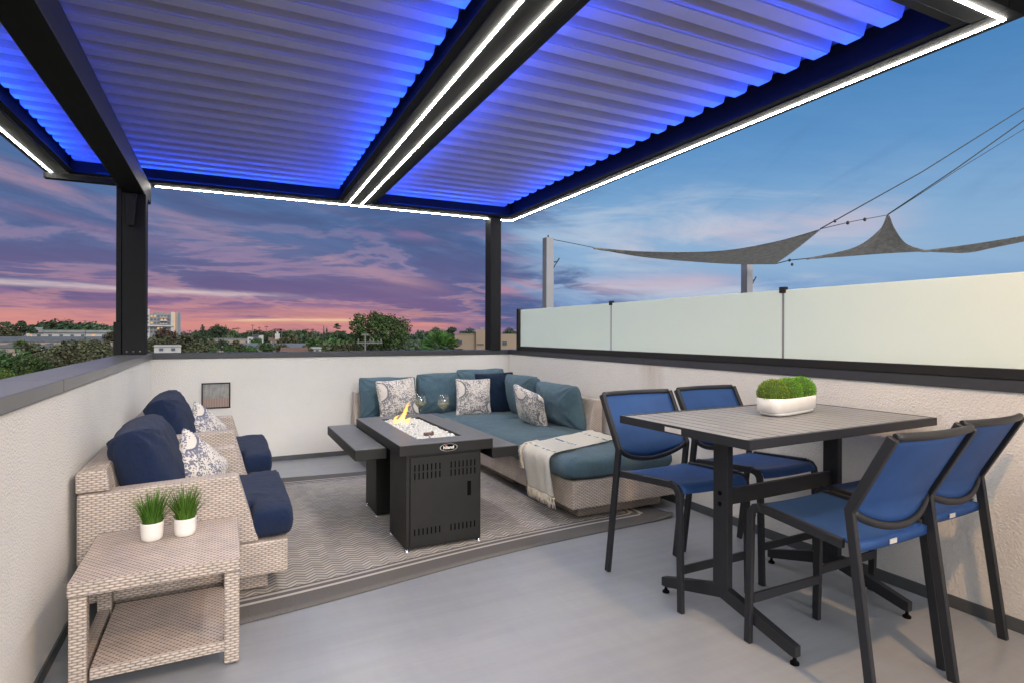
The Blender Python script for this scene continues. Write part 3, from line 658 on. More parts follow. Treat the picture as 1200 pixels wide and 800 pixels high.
# ------------------------------------------------------------------ fire table
FX0, FX1, FY0, FY1, FZ = .935, 1.545, 3.385, 4.645, .663
t = thing('fire_table', 'black gas fire table with side ledges, burning on white glass chips', 'fire table', (FX0, FY0, 0)); sh = T(-FX0, -FY0, 0)
def fpart(name, mat, *boxes, bev=.003, parent=None):
    mb = MB()
    for bx in boxes: mb.box(*bx, bev=bev, xf=sh)
    return mb.build(name, mat, parent or t)
bx0, bx1, by0, by1 = 1.095, 1.40, 3.555, 4.505
fpart('tabletop', 'firetop', (FX0, bx0, FY0, FY1, FZ - .004, FZ), (bx1, FX1, FY0, FY1, FZ - .004, FZ), (bx0, bx1, FY0, by0, FZ - .004, FZ), (bx0, bx1, by1, FY1, FZ - .004, FZ), bev=.001)
fpart('apron', 'black', (FX0 + .001, FX1 - .001, FY0 + .001, FY0 + .02, FZ - .065, FZ - .005), (FX0 + .001, FX1 - .001, FY1 - .02, FY1 - .001, FZ - .065, FZ - .005), (FX0 + .001, FX0 + .02, FY0 + .02, FY1 - .02, FZ - .065, FZ - .005), (FX1 - .02, FX1 - .001, FY0 + .02, FY1 - .02, FZ - .065, FZ - .005), bev=0)
fpart('burner_tray', 'black', (bx0 - .004, bx0, by0, by1, FZ - .05, FZ - .005), (bx1, bx1 + .004, by0, by1, FZ - .05, FZ - .005), (bx0, bx1, by0 - .004, by0, FZ - .05, FZ - .005), (bx0, bx1, by1, by1 + .004, FZ - .05, FZ - .005), (bx0, bx1, by0, by1, FZ - .05, FZ - .045), bev=0)
mb = MB(); b = mb.bm; rc = random.Random(3)
for k in range(2600):
    x, y = rc.uniform(bx0 + .008, bx1 - .008), rc.uniform(by0 + .008, by1 - .008); s_ = rc.uniform(.006, .0125)
    z = FZ - .036 + rc.uniform(0, .02) + .012 * (1 - abs((x - (bx0 + bx1) / 2) / .155) ** 2)
    mt = T(x, y, z) @ Matrix.Rotation(rc.uniform(0, 6), 4, Vector((rc.gauss(0, 1), rc.gauss(0, 1), rc.gauss(0, 1))).normalized())
    vs = [b.verts.new(sh @ (mt @ Vector(q))) for q in ((s_, 0, 0), (-s_, 0, 0), (0, s_ * .8, 0), (0, -s_ * .9, 0), (0, 0, s_ * .7), (0, 0, -s_ * .7))]
    for q in ((0, 2, 4), (2, 1, 4), (1, 3, 4), (3, 0, 4), (2, 0, 5), (1, 2, 5), (3, 1, 5), (0, 3, 5)): b.faces.new([vs[i] for i in q])
o = mb.build('glass_chips', 'chips', t, smooth=False); o['kind'] = 'stuff'
M['lava'] = simple('rusty_igniter', (.10, .05, .035), .7, 0, .5, 60)
fpart('igniter_box', M['lava'], (1.185, 1.235, 3.665, 3.71, FZ - .02, FZ + .012), (1.235, 1.245, 3.67, 3.70, FZ - .02, FZ + .02))
mb = MB()
def tongue(x, y, hh, lean, w, tw):
    pts, rad = [], []
    for k in range(14):
        f = k / 13; pts.append((x + lean * f ** 1.5 + .028 * math.sin(f * 5 + tw) * f, y + .02 * math.sin(f * 4 + tw), FZ - .022 + hh * f)); rad.append(w * (math.sin(min(1, f * 2.1 + .32) * math.pi / 2) * (1 - f) ** .75 + .002))
    mb.tube(pts, rad, 10, xf=sh, flat=.75)
tongue(1.20, 4.33, .17, .10, .032, .2); tongue(1.165, 4.32, .075, .0, .026, 2.2); tongue(1.245, 4.30, .055, .03, .024, 1.2); tongue(1.215, 4.27, .035, .02, .012, 5.)
mb.build('flame', 'flame', t)
# cabinets
def cabinet(y0, y1, name):
    o = fpart(name, 'black', (.985, 1.475, y0, y1, .022, FZ - .066)); return o
near = cabinet(3.42, 3.80, 'cabinet'); far = cabinet(4.19, 4.52, 'tank_cabinet')
dr = fpart('cabinet_door', 'black', (1.008, 1.452, 3.408, 3.418, .04, FZ - .085), parent=t)
for x0 in (1.032, 1.265):
    for zs in (((.495, .535), (.445, .485)), ((.105, .145),)):
        mb = MB()
        for k in range(7):
            for (z0, z1) in zs: mb.box(x0 + k * .0265, x0 + k * .0265 + .0075, 3.4055, 3.4075, z0, z1, xf=sh)
        mb.build('vent_grille', 'seam', dr)
mb = MB(); mb.box(1.378, 1.402, 3.4055, 3.4075, .31, .40, xf=sh); mb.build('latch_slot', 'seam', dr)
mb = MB()
for (x, y) in ((.995, 3.43), (1.465, 3.43), (.995, 3.79), (1.465, 3.79), (.995, 4.20), (1.465, 4.20), (.995, 4.51), (1.465, 4.51)):
    mb = MB(); mb.lathe([(0, 0), (.016, 0), (.016, .01), (.009, .013), (.009, .022), (0, .022)], 14, xf=sh @ T(x, y, .001)); mb.build('foot', 'steel', t)
# oval badge
mb = MB(); mb.lathe([(0, 0), (.058, 0), (.058, .003), (.052, .0032), (.050, .0018), (0, .0018)], 40, smooth=False, sy=.40, xf=sh @ T(1.243, FY0 + .001, FZ - .034) @ RX(90))
bd = mb.build('badge', 'seam', t)
mb = MB(); mb.lathe([(.0525, .002), (.0525, .0038), (.058, .0038), (.058, .002), (.0525, .002)], 40, smooth=False, caps=False, sy=.40, xf=sh @ T(1.243, FY0 + .0005, FZ - .034) @ RX(90)); mb.build('badge_rim', 'steel', bd)
M['badge_text'] = simple('badge_lettering', (.75, .72, .65), .5)
M['badge_flame'] = simple('badge_flame_mark', (.75, .10, .02), .5)
cu = bpy.data.curves.new('badge_lettering', 'FONT'); cu.body = 'hiland'; cu.size = .026; cu.align_x = 'CENTER'; cu.align_y = 'CENTER'; cu.extrude = .0004; cu.offset = .0006
to = bpy.data.objects.new('tmp_text', cu); COL.objects.link(to); bpy.context.view_layer.update()
me = bpy.data.meshes.new_from_object(to.evaluated_get(bpy.context.evaluated_depsgraph_get())); bpy.data.objects.remove(to)
me.transform(sh @ T(1.243, FY0 - .0022, FZ - .0345) @ RX(90) @ Matrix.Diagonal((1.15, 1, 1, 1))); me.materials.clear(); me.materials.append(M['badge_text']); lt = bpy.data.objects.new('lettering', me); COL.objects.link(lt); lt.parent = bd
mb = MB(); mb.lathe([(0, 0), (.0045, 0), (.0045, .0014), (0, .0014)], 12, xf=sh @ T(1.2235, FY0 - .0018, FZ - .0225) @ RX(90)); mb.build('flame_mark', 'badge_flame', bd)
# lower ledges left, right and at the far end
for bx_ in ((.735, .934, 3.69, 4.76), (1.546, 1.735, 3.40, 4.76), (.9345, 1.5455, 4.647, 4.76)):
    lg = fpart('side_ledge', 'black', (bx_[0], bx_[1], bx_[2], bx_[3], .53, .595), bev=.003); fpart('ledge_top', 'firetop', (bx_[0] + .004, bx_[1] - .004, bx_[2] + .004, bx_[3] - .004, .5955, .599), bev=.001, parent=lg)

# wine glasses standing on the far ledge
def wine_glass(x, y, label):
    t = thing('wine_glass', label, 'wine glass', (x, y, .6005), 0, 'wine glasses beside the fire table')
    mb = MB(); mb.lathe([(0, 0), (.036, .0), (.036, .0015), (.006, .006), (.0035, .012), (.0035, .095), (.008, .104), (.030, .122), (.049, .148), (.050, .155), (.044, .185), (.036, .225), (.0345, .225), (.0425, .185), (.0482, .155), (.047, .149), (.029, .1245), (.006, .108), (0, .107)], 28); mb.build('glass', 'glass', t)
    mb = MB(); mb.lathe([(0, .1085), (.006, .1095), (.0285, .1260), (.0462, .150), (.0470, .1545), (0, .1545)], 28); mb.build('wine', 'wine', t)
wine_glass(1.475, 4.70, 'wine glass with white wine, the left one, behind the fire table')
wine_glass(1.625, 4.55, 'wine glass with white wine, the right one, behind the fire table')

# ------------------------------------------------------------------ L-shaped wicker sofa
t = thing('corner_sofa', 'L-shaped light wicker corner sofa with teal cushions', 'sofa', (1.25, 3.43, 0)); sh = T(-1.25, -3.43, 0)
def spart(name, mat, *boxes, bev=.01):
    mb = MB()
    for bx in boxes: mb.box(*bx, bev=bev, xf=sh)
    return mb.build(name, mat, t)
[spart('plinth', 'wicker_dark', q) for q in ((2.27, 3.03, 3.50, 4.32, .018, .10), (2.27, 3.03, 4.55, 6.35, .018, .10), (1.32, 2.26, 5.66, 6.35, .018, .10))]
spart('seat_frame', 'wicker', (2.17, 3.12, 3.415, 4.402, .101, .30)); spart('seat_frame', 'wicker', (2.17, 3.12, 4.406, 6.43, .101, .30)); spart('seat_frame', 'wicker', (1.25, 2.168, 5.56, 6.43, .101, .30))
mb = MB(); mb.prism([(6.43, .301), (6.43, .70), (6.36, .70), (6.26, .301)], 'x', 1.25, 3.118, bev=.01, xf=sh); mb.build('backrest', 'wicker', t)
mb = MB(); mb.prism([(3.12, .301), (3.12, .725), (3.035, .735), (2.93, .301)], 'y', 4.406, 6.25, bev=.01, xf=sh); mb.build('backrest', 'wicker', t)
def sc_(name, w, d, h, xf, seed, pw=8, wr=.006, crown=.05, hp=3., pinch=0.):
    mb = MB(); mb.cushion(w, d, h, n=36, pw=pw, wr=wr, seed=seed, crown=crown, hp=hp, pinch=pinch, xf=sh @ xf); return mb.build(name, 'teal', t)
sc_('seat_cushion', .98, .93, .17, T(2.60, 3.865, .378), 1, pw=9, wr=.008); sc_('seat_cushion', .98, 1.10, .17, T(2.60, 4.88, .378), 2, pw=9); sc_('seat_cushion', .98, .95, .17, T(2.60, 5.89, .378), 3, pw=9); sc_('seat_cushion', .92, .82, .17, T(1.72, 5.93, .378), 4, pw=9)
bk = dict(pw=3.6, wr=.015, crown=.25, hp=2.2, pinch=.03)
sc_('back_cushion', .62, .44, .24, T(1.585, 6.20, .645) @ RX(78), 11, **bk); sc_('back_cushion', .52, .46, .24, T(2.16, 6.19, .665) @ RX(76), 12, **bk); sc_('back_cushion', .60, .50, .26, T(2.68, 6.17, .68) @ RX(75), 13, **bk)
sc_('back_cushion', .44, .72, .26, T(2.90, 4.80, .645) @ RY(76), 14, **bk); sc_('back_cushion', .48, .66, .26, T(2.88, 5.50, .66) @ RY(76), 15, **bk)
throw_pillow('grey printed cream pillow on the sofa arm left of the wine glasses', T(1.615, 5.93, .655) @ RX(74) @ RZ(4), .42, .16, 'pattern_grey', 21, G)
throw_pillow('grey printed cream pillow on the sofa in front of the plain navy pillow', T(2.44, 5.86, .64) @ RZ(-6) @ RX(74) @ RZ(-2), .41, .16, 'pattern_grey', 22, G)
throw_pillow('grey printed cream pillow on the sofa leaning left of the throw blanket', T(2.62, 4.88, .625) @ RZ(8) @ RY(66) @ RZ(16) , .41, .16, 'pattern_grey', 23, G)
throw_pillow('plain navy pillow standing in the corner of the sofa', T(2.74, 5.93, .665) @ RZ(-10) @ RX(76) @ RZ(2), .47, .17, 'navy2', 24, None)

# throw blanket: drapes across the chaise cushion and over its front
def throw():
    t = thing('throw_blanket', 'cream fringed throw with blue stripes over the sofa end', 'blanket', (2.13, 3.67, .45)); b0 = Vector((2.13, 3.67, .45))
    def path(a, c):
        # a 0 far end .. 1 hanging end ; c across
        yl = 4.30 + (3.86 - 4.30) * a; yr = 3.86 + (3.46 - 3.86) * a
        L = 1.14 * a
        y = yl + (yr - yl) * c
        if L < .82: x = 2.93 - L; z = .472
        else:
            ov = L - .82
            if ov < .10: ph = ov / .10 * math.pi / 2; x = 2.11 - .055 * math.sin(ph); z = .472 - .055 * (1 - math.cos(ph))
            else: x = 2.055 - .01 * (ov - .1); z = .417 - (ov - .10) * 1.02
        w = noise.noise(Vector((a * 4, c * 5, 0))) * .010 + noise.noise(Vector((a * 9, c * 12, 3))) * .004
        if L < .82: z += abs(w) + (.006 if c < .06 or c > .94 else 0)
        else: x -= abs(w) * 1.3 + .012 * math.sin(c * 9) ** 2 * min(1, (L - .82) / .2); y += .015 * math.sin(c * 7 + 1) * (L - .82)
        return Vector((x, y, z)) - b0
    mb = MB(); nu, nv = 70, 30; b = mb.bm; L = b.loops.layers.uv.verify()
    vs = [[b.verts.new(path(i / nu, j / nv)) for j in range(nv + 1)] for i in range(nu + 1)]; uvs = {}
    for i in range(nu):
        for j in range(nv):
            f = b.faces.new((vs[i][j], vs[i + 1][j], vs[i + 1][j + 1], vs[i][j + 1])); f.smooth = True
            for lo, (p, q) in zip(f.loops, ((i, j), (i + 1, j), (i + 1, j + 1), (i, j + 1))): lo[L].uv = (q / nv * .5, (p / nu))
    bmesh.ops.solidify(b, geom=b.faces[:], thickness=.006)
    mb.build('blanket', 'throw', t, uv=False)
    mb = MB(); rf = random.Random(5)
    for k in range(58):
        c = k / 57; p = path(1, c); n = [p + Vector((rf.uniform(-.006, .006) * f, rf.uniform(-.012, .012) * f, -.075 * f)) for f in (0, .5, 1)]
        mb.tube(n, [.004, .0045, .002], 5)
    mb.build('fringe', 'fringe', t); mb = MB()
    for k in range(40):
        c = k / 39; p = path(.60 + .3 * c, 0)
        if True: mb.tube([p, p + Vector((-.012, .018, .004)), p + Vector((-.02, .035 + rf.uniform(-.01, .01), -.004))], [.003, .004, .002], 5)
    mb.build('fringe', 'fringe', t)
throw()

# ------------------------------------------------------------------ bar-height dining set
def dining_chair(label, x, y, rz):
    """origin under the seat centre; front is +y"""
    t = thing('dining_chair', label, 'chair', (x, y, 0), R(rz), 'counter height chairs at the table')
    wf, wr_ = .225, .248
    def splay(sgn):
        def fn(co):
            yy = co.y; k = (yy + .28) / .55; k = max(0, min(1, k)); co.x += sgn * (wr_ * (1 - k) + wf * k); return co
        return fn
    for s_ in (-1, 1):
        th = .012
        a, c = (-.011, .011)
        mb = MB(); mb.ribbon([(.275, 0), (.262, .54), (.257, .572), (.240, .592), (.210, .600)], .034, a, c, fn=splay(s_)); mb.build('leg', 'chairframe', t)
        mb = MB(); mb.ribbon([(.2095, .600), (-.168, .572)], .036, a, c, fn=splay(s_)); mb.build('seat_rail', 'chairframe', t)
        mb = MB(); mb.ribbon([(-.285, 0), (-.192, .70), (-.345, .985)], .036, a, c, fn=splay(s_)); mb.build('leg', 'chairframe', t)
    mb = MB(); mb.box(-wf + .011, wf - .011, .252, .266, .175, .215, bev=.002); mb.build('stretcher', 'chairframe', t)
    # backrest frame and sling
    def bp(u, vv):   # u -1..1 across, vv 0 bottom..1 top along the leaning back
        w = wr_ - .010
        zlow = .70 - .075 * (1 - u * u) ** .8; z = zlow + (.985 - zlow) * vv
        k = (z - .70) / .285; y = -.192 - .153 * k if z > .70 else -.192 + (z - .70) * -.35 * -1 * .3
        y -= .03 * (1 - u * u)
        return Vector((u * w, y, z))
    mb = MB(); mb.tube([bp(u / 10, 1.) for u in range(-10, 11)], .013, 8, flat=1.2); mb.build('top_rail', 'chairframe', t); mb = MB(); mb.tube([bp(u / 12, 0.) for u in range(-12, 13)], .012, 8, flat=1.3); mb.build('lower_rail', 'chairframe', t)
    mb = MB(); mb.grid(21, 12, lambda a, c: bp((a * 2 - 1) * .985, .02 + .96 * c) + Vector((0, .004, 0)), thick=.003); mb.build('backrest', 'sling', t)
    def sp(a, c):
        u = a * 2 - 1; L = c * .52
        if L < .43: y = -.195 + L; z = .578 + (.605 - .578) * (L / .43) - .022 * (1 - u * u) * math.sin(min(1, L / .43) * math.pi) - .006 * (1 - u * u)
        else: ph = (L - .43) / .09 * 1.35; y = .235 + .045 * math.sin(ph); z = .605 - .006 * (1 - u * u) - .050 * (1 - math.cos(ph))
        w = wr_ + (wf - wr_) * min(1, max(0, (y + .28) / .55)) - .0115
        return Vector((u * w, y, z))
    mb = MB(); mb.grid(17, 30, sp, thick=.004)
    mb.grid(13, 3, lambda a, c: sp(a, 0) + Vector((0, -.003, -.034 * c)), thick=.003); st = mb.build('seat', 'sling', t)
    q = sp(.5, 0); mb = MB(); mb.box(-.022, .022, q.y - .0085, q.y - .0065, q.z - .026, q.z - .008); mb.build('tag', 'tag', t)
    for s_ in (-1, 1):
        for yy in (.275, -.285):
            pass
    return t
dining_chair('blue sling chair with its back to the sofa, at the outer table corner', 2.178, 2.385, 180)
dining_chair('blue sling chair on the sofa side of the table, against the right wall', 2.775, 2.43, 181)
dining_chair('nearest blue sling chair, seen from behind on the near side of the table', 2.255, 1.505, 0)
dining_chair('blue sling chair seen from behind, on the near side and against the right wall', 2.80, 1.575, 1)

t = thing('dining_table', 'dark slatted counter height table with trestle legs and splayed feet', 'table', (2.425, 1.955, 0), R(1.6))
W_, D_ = 1.325, .775
mb = MB(); n_ = 19; p_ = W_ / n_
for k in range(n_): mb.box(-W_ / 2 + k * p_ + .004, -W_ / 2 + (k + 1) * p_ - .004, -D_ / 2 + .022, D_ / 2 - .022, .912, .928, bev=.0015)
mb.build('slats', 'tabletop', t)
mb = MB()
for bx in ((-W_ / 2, W_ / 2, -D_ / 2, -D_ / 2 + .02, .893, .93), (-W_ / 2, W_ / 2, D_ / 2 - .02, D_ / 2, .893, .93), (-W_ / 2 - .002, -W_ / 2, -D_ / 2, D_ / 2, .893, .93), (W_ / 2, W_ / 2 + .002, -D_ / 2, D_ / 2, .893, .93)): mb.box(*bx)
mb.box(-W_ / 2 + .02, W_ / 2 - .02, -D_ / 2 + .02, D_ / 2 - .02, .904, .909); mb.build('table_edge', 'chairframe', t)
mb = MB(); mb.box(-W_ / 2 - .003, -W_ / 2 - .0022, -.03, .07, .899, .920); mb.build('tag', 'tag', t)
for s_ in (-.375, .44):
    lg = MB(); lg.box(s_ - .018, s_ + .018, -.042, .042, .175, .903, bev=.003); lg = lg.build('post', 'chairframe', t)
    for e in (-1, 1):
        mb = MB(); mb.prism([(e * .0, .125), (e * .36, .035), (e * .385, .035), (e * .385, .078), (0, .19)] if e > 0 else [(0, .125), (0, .19), (-.385, .078), (-.385, .035), (-.36, .035)], 'x', s_ - .0175, s_ + .0175, bev=.002)
        ft = mb.build('foot', 'chairframe', t)
        mb = MB(); mb.lathe([(0, .0), (.018, .0), (.018, .008), (.008, .016), (.006, .034), (0, .034)], 12, xf=T(s_, e * .37, .001)); mb.build('foot_pad', 'seam', ft)
mb = MB(); mb.box(-.356, .421, -.012, .012, .545, .618, bev=.003); mb.build('cross_beam', 'chairframe', t)
for z in (.555, .605):
    mb = MB(); mb.lathe([(0, 0), (.010, 0), (.011, .003), (.006, .006), (0, .006)], 12, xf=T(-.3935, .0, z) @ RY(-90)); mb.build('bolt', 'seam', t)

# planter with three clipped boxwood balls
t = thing('planter', 'long oval white ceramic planter with clipped boxwood balls on the table', 'planter', (2.585, 2.025, .9315), R(12))
mb = MB()
def oval(w, d, z, r_):
    pts = []
    for k in range(48):
        a = 2 * math.pi * k / 48; c, s_ = math.cos(a), math.sin(a); e = .5
        pts.append((w * math.copysign(abs(c) ** e, c), d * math.copysign(abs(s_) ** .62, s_), z))
    return pts
b = mb.bm; rings = []
for (w, d, z) in ((.0, .0, 0), (.19, .066, 0), (.198, .072, .008), (.198, .072, .012), (.190, .066, .014), (.214, .080, .019), (.216, .082, .082), (.214, .081, .086), (.207, .075, .085), (.20, .07, .07), (0, 0, .068)):
    rings.append([b.verts.new(p) for p in oval(max(w, .001), max(d, .001), z, 0)])
for q, w in zip(rings, rings[1:]):
    for k in range(48): b.faces.new((q[k], q[(k + 1) % 48], w[(k + 1) % 48], w[k]))
bmesh.ops.recalc_face_normals(b, faces=b.faces); mb.build('pot', 'white_ceramic', t, smooth=True)
rb_ = random.Random(8)
for cx in (-.146, .0, .146):
    mb = MB(); b = mb.bm
    for k in range(4200):
        d = Vector((rb_.gauss(0, 1), rb_.gauss(0, 1), rb_.gauss(0, 1))).normalized()
        if d.z < -.35: continue
        rr = .075 * (1 + .05 * noise.noise(d * 4 + Vector((cx * 30, 0, 0)))) * rb_.uniform(.93, 1.01); c = d * rr + Vector((cx, 0, .104)); s_ = rb_.uniform(.0022, .0042)
        a = Vector((rb_.gauss(0, 1), rb_.gauss(0, 1), rb_.gauss(0, 1))); u = d.cross(a).normalized(); w = (d * .8 + a.normalized() * .5).normalized()
        b.faces.new([b.verts.new(c + u * s_ * .5), b.verts.new(c + w * s_ * 1.5), b.verts.new(c - u * s_ * .5), b.verts.new(c - w * s_ * .4)])
    o_ = mb.build('boxwood_ball', 'box_leaf', t)
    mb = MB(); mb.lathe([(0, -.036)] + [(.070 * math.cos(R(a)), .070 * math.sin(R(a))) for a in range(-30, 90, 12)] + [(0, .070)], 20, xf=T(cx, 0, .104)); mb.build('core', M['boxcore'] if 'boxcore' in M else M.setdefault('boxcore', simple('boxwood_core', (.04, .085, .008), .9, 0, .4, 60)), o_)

# ------------------------------------------------------------------ neighbouring roof deck, posts and shade sails
t = thing('neighbour_building', 'neighbouring flat roofed building beyond the frosted glass', 'building', (8.5, 4, GZ))
mb = MB(); mb.box(-4.4, 8, -8, 10, 0, 7.6); mb.build('wall', 'stucco', t)
def sailpost(u, w, d, ztop, label):
    x, y = bearing(u, d); t = thing('sail_post', label, 'post', (x, y, -.4), 0, 'white posts carrying the shade sails')
    mb = MB(); mb.box(-w / 2, w / 2, -w / 2, w / 2, 0, ztop + .4, bev=.006); mb.build('pole', 'post_white', t)
    zz = ztop + .4
    mb = MB(); mb.tube([(w / 2, -.02, zz - .42), (w / 2 + .10, -.02, zz - .40), (w / 2 + .14, -.02, zz - .34)], .012, 6); mb.tube([(w / 2, -.02, zz - .56), (w / 2 + .05, -.02, zz - .47), (w / 2 + .10, -.02, zz - .40)], .009, 6)
    mb.build('hook', 'rope', t)
    mb = MB(); mb.tube([(0, 0, zz), (0, 0, zz + .05)], .012, 6); mb.build('eye', 'rope', t)
    return Vector((x, y, ztop))
pA = sailpost(642, .145, 10., zat(279, 10.), 'white sail post near the back corner post of the terrace')
pB = sailpost(875, .145, 10.5, 2.72, 'white sail post behind the grey shade sail, right of the middle glass clip')
def W(u, v, d): x, y = bearing(u, d); return Vector((x, y, zat(v, d)))
def sail(label, rows, n=16, name='shade_sail'):
    """rows: list of polylines (same length) lofted across"""
    mb = MB()
    def cr(P, f):
        f *= len(P) - 1; i = min(int(f), len(P) - 2); q = f - i; p0, p1, p2, p3 = P[max(i - 1, 0)], P[i], P[i + 1], P[min(i + 2, len(P) - 1)]
        return .5 * ((2 * p1) + (p2 - p0) * q + (2 * p0 - 5 * p1 + 4 * p2 - p3) * q * q + (3 * p1 - p0 - 3 * p2 + p3) * q ** 3)
    A, Bp = rows
    mb.grid(48, n, lambda a, c: cr(A, a).lerp(cr(Bp, a), c) + Vector((0, 0, -.02 * math.sin(c * math.pi) + .004 * math.sin(a * 70) * math.sin(c * math.pi))), thick=.006)
    o = mb.build(name, 'sail'); return tag(o, label, 'shade sail', 'grey mesh shade sails')
sail('long grey shade sail sagging between the white posts', ([W(695, 290, 9.8), W(760, 294.5, 9.6), W(840, 293.5, 9.0), W(905, 283, 8.4), W(962, 267, 7.8)], [W(695, 290.5, 9.8), W(745, 299.5, 9.9), W(800, 305, 10.1), W(860, 308.5, 10.2), W(908, 308.5, 10.2)]))
sail('peaked grey shade sail at the right, rising to a point', ([W(945, 301.5, 9.6), W(1000, 289, 9.3), W(1030, 268, 9.0), W(1040, 250, 8.8), W(1048, 266, 8.9), W(1062, 284, 9.0), W(1086, 292, 9.2)], [W(945, 302, 9.6), W(985, 299.5, 9.6), W(1010, 297.5, 9.6), W(1030, 296, 9.5), W(1045, 295, 9.5), W(1062, 294, 9.4), W(1086, 292.7, 9.2)]))
sail('thin grey shade sail strip running out at the right edge', ([W(1080, 292, 9.2), W(1120, 287, 9.0), W(1160, 281, 8.7), W(1200, 274, 8.4), W(1290, 256, 8.)], [W(1080, 292.6, 9.2), W(1105, 294, 9.2), W(1135, 294, 9.1), W(1170, 287, 8.8), W(1290, 262, 8.)]))
def rope(label, pts, r_=.008, knots=()):
    mb = MB(); mb.tube(pts, r_, 6)
    for p, s_ in knots: mb.lathe([(0, -s_), (s_ * .7, -s_ * .5), (s_ * .7, s_ * .5), (0, s_)], 8, xf=Matrix.Translation(p))
    return tag(mb.build('rope', 'rope'), label, 'rope', 'ropes holding the shade sails')
mast = W(1330, 42, 9.)
rope('rope from the left white post to the long shade sail', [pA + Vector((0, 0, -.01)), W(670, 285, 9.9), W(695, 290, 9.8)], .006)
rope('rope rising from the end of the long shade sail to the upper right', [W(961, 267, 7.8), W(1080, 200, 8.3), mast], .008, [(W(978, 258, 7.87), .025)])
rope('double rope rising from the peak of the right shade sail', [W(1040, 250, 8.8), W(1120, 196, 8.9), mast - Vector((0, 0, .05))], .009)
rope('thin rope beside the double rope from the sail peak', [W(1040, 250.5, 8.8), W(1120, 198.5, 8.9), mast - Vector((0, 0, .35))], .005)
rope('knotted rope joining the tips of both shade sails', [W(962, 267, 7.8), W(1000, 258, 8.3), W(1040, 250.5, 8.8)], .006, [(W(993, 260, 8.2), .03), (W(1013, 256, 8.4), .03)])
rope('rope joining the lower corner of the long sail to the peaked sail', [W(908, 308.5, 10.2), W(925, 304, 10.), W(945, 302, 9.6)], .008, [(W(925, 304, 10), .03), (W(928, 309, 10), .03)])
t = thing('sail_mast', 'tall white mast carrying the sail ropes beyond the right wall', 'mast', (mast.x, mast.y, -.4)); mb = MB(); mb.tube([(0, 0, 0), (0, 0, mast.z + .6)], .06, 12); mb.build('pole', 'post_white', t)

# ------------------------------------------------------------------ trees (meshes are made once per kind, each tree is an object of its own)
def leafq(b, c, s_, r_, nrm=None):
    a = Vector((r_.gauss(0, 1), r_.gauss(0, 1), r_.gauss(0, 1))).normalized(); u = a.orthogonal().normalized() if nrm is None else (nrm + a * .8).normalized().orthogonal().normalized()
    w = a.cross(u).normalized() if nrm is None else (nrm + a * .6).cross(u).normalized()
    b.faces.new([b.verts.new(c + u * s_), b.verts.new(c + w * s_ * .6), b.verts.new(c - u * s_), b.verts.new(c - w * s_ * .6)])
def blobs(name, cl, n, s_, mat, seed, flat=1.):
    """cl: clumps (x,y,z,rx,rz)"""
    r_ = random.Random(seed); mb = MB(); b = mb.bm; tot = sum(c[3] ** 2 for c in cl)
    for c in cl:
        for k in range(int(n * c[3] ** 2 / tot)):
            d = Vector((r_.gauss(0, 1), r_.gauss(0, 1), r_.gauss(0, 1))).normalized(); q = r_.random() ** .33
            nn = 1 + .35 * noise.noise(d * 2.2 + Vector((c[0] * 9, c[1] * 9, c[2] * 9)))
            leafq(b, Vector((c[0] + d.x * c[3] * q * nn, c[1] + d.y * c[3] * q * nn, c[2] + d.z * c[4] * q * nn)), s_ * r_.uniform(.6, 1.3), r_, d)
    bm = mb.bm; me = bpy.data.meshes.new(name); bm.to_mesh(me); bm.free(); me.materials.append(M[mat] if isinstance(mat, str) else mat); return me
def trunkmesh(h0, h1, r0, limbs, seed):
    r_ = random.Random(seed); mb = MB(); mb.tube([(0, 0, 0), (.01, .0, h0 * .5), (0, .01, h0), (0, 0, h1)], [r0, r0 * .8, r0 * .65, r0 * .25], 8)
    for k in range(limbs):
        a = k * 2.4 + r_.random(); z0 = h0 * r_.uniform(.6, 1.05); L = r_.uniform(.2, .36)
        mb.tube([(0, 0, z0), (math.cos(a) * L * .5, math.sin(a) * L * .5, z0 + .12), (math.cos(a) * L, math.sin(a) * L, z0 + .26)], [r0 * .45, r0 * .3, r0 * .12], 6)
    me = bpy.data.meshes.new('trunk'); mb.bm.to_mesh(me); mb.bm.free(); me.materials.append(M['bark']); return me
PROTO = {}
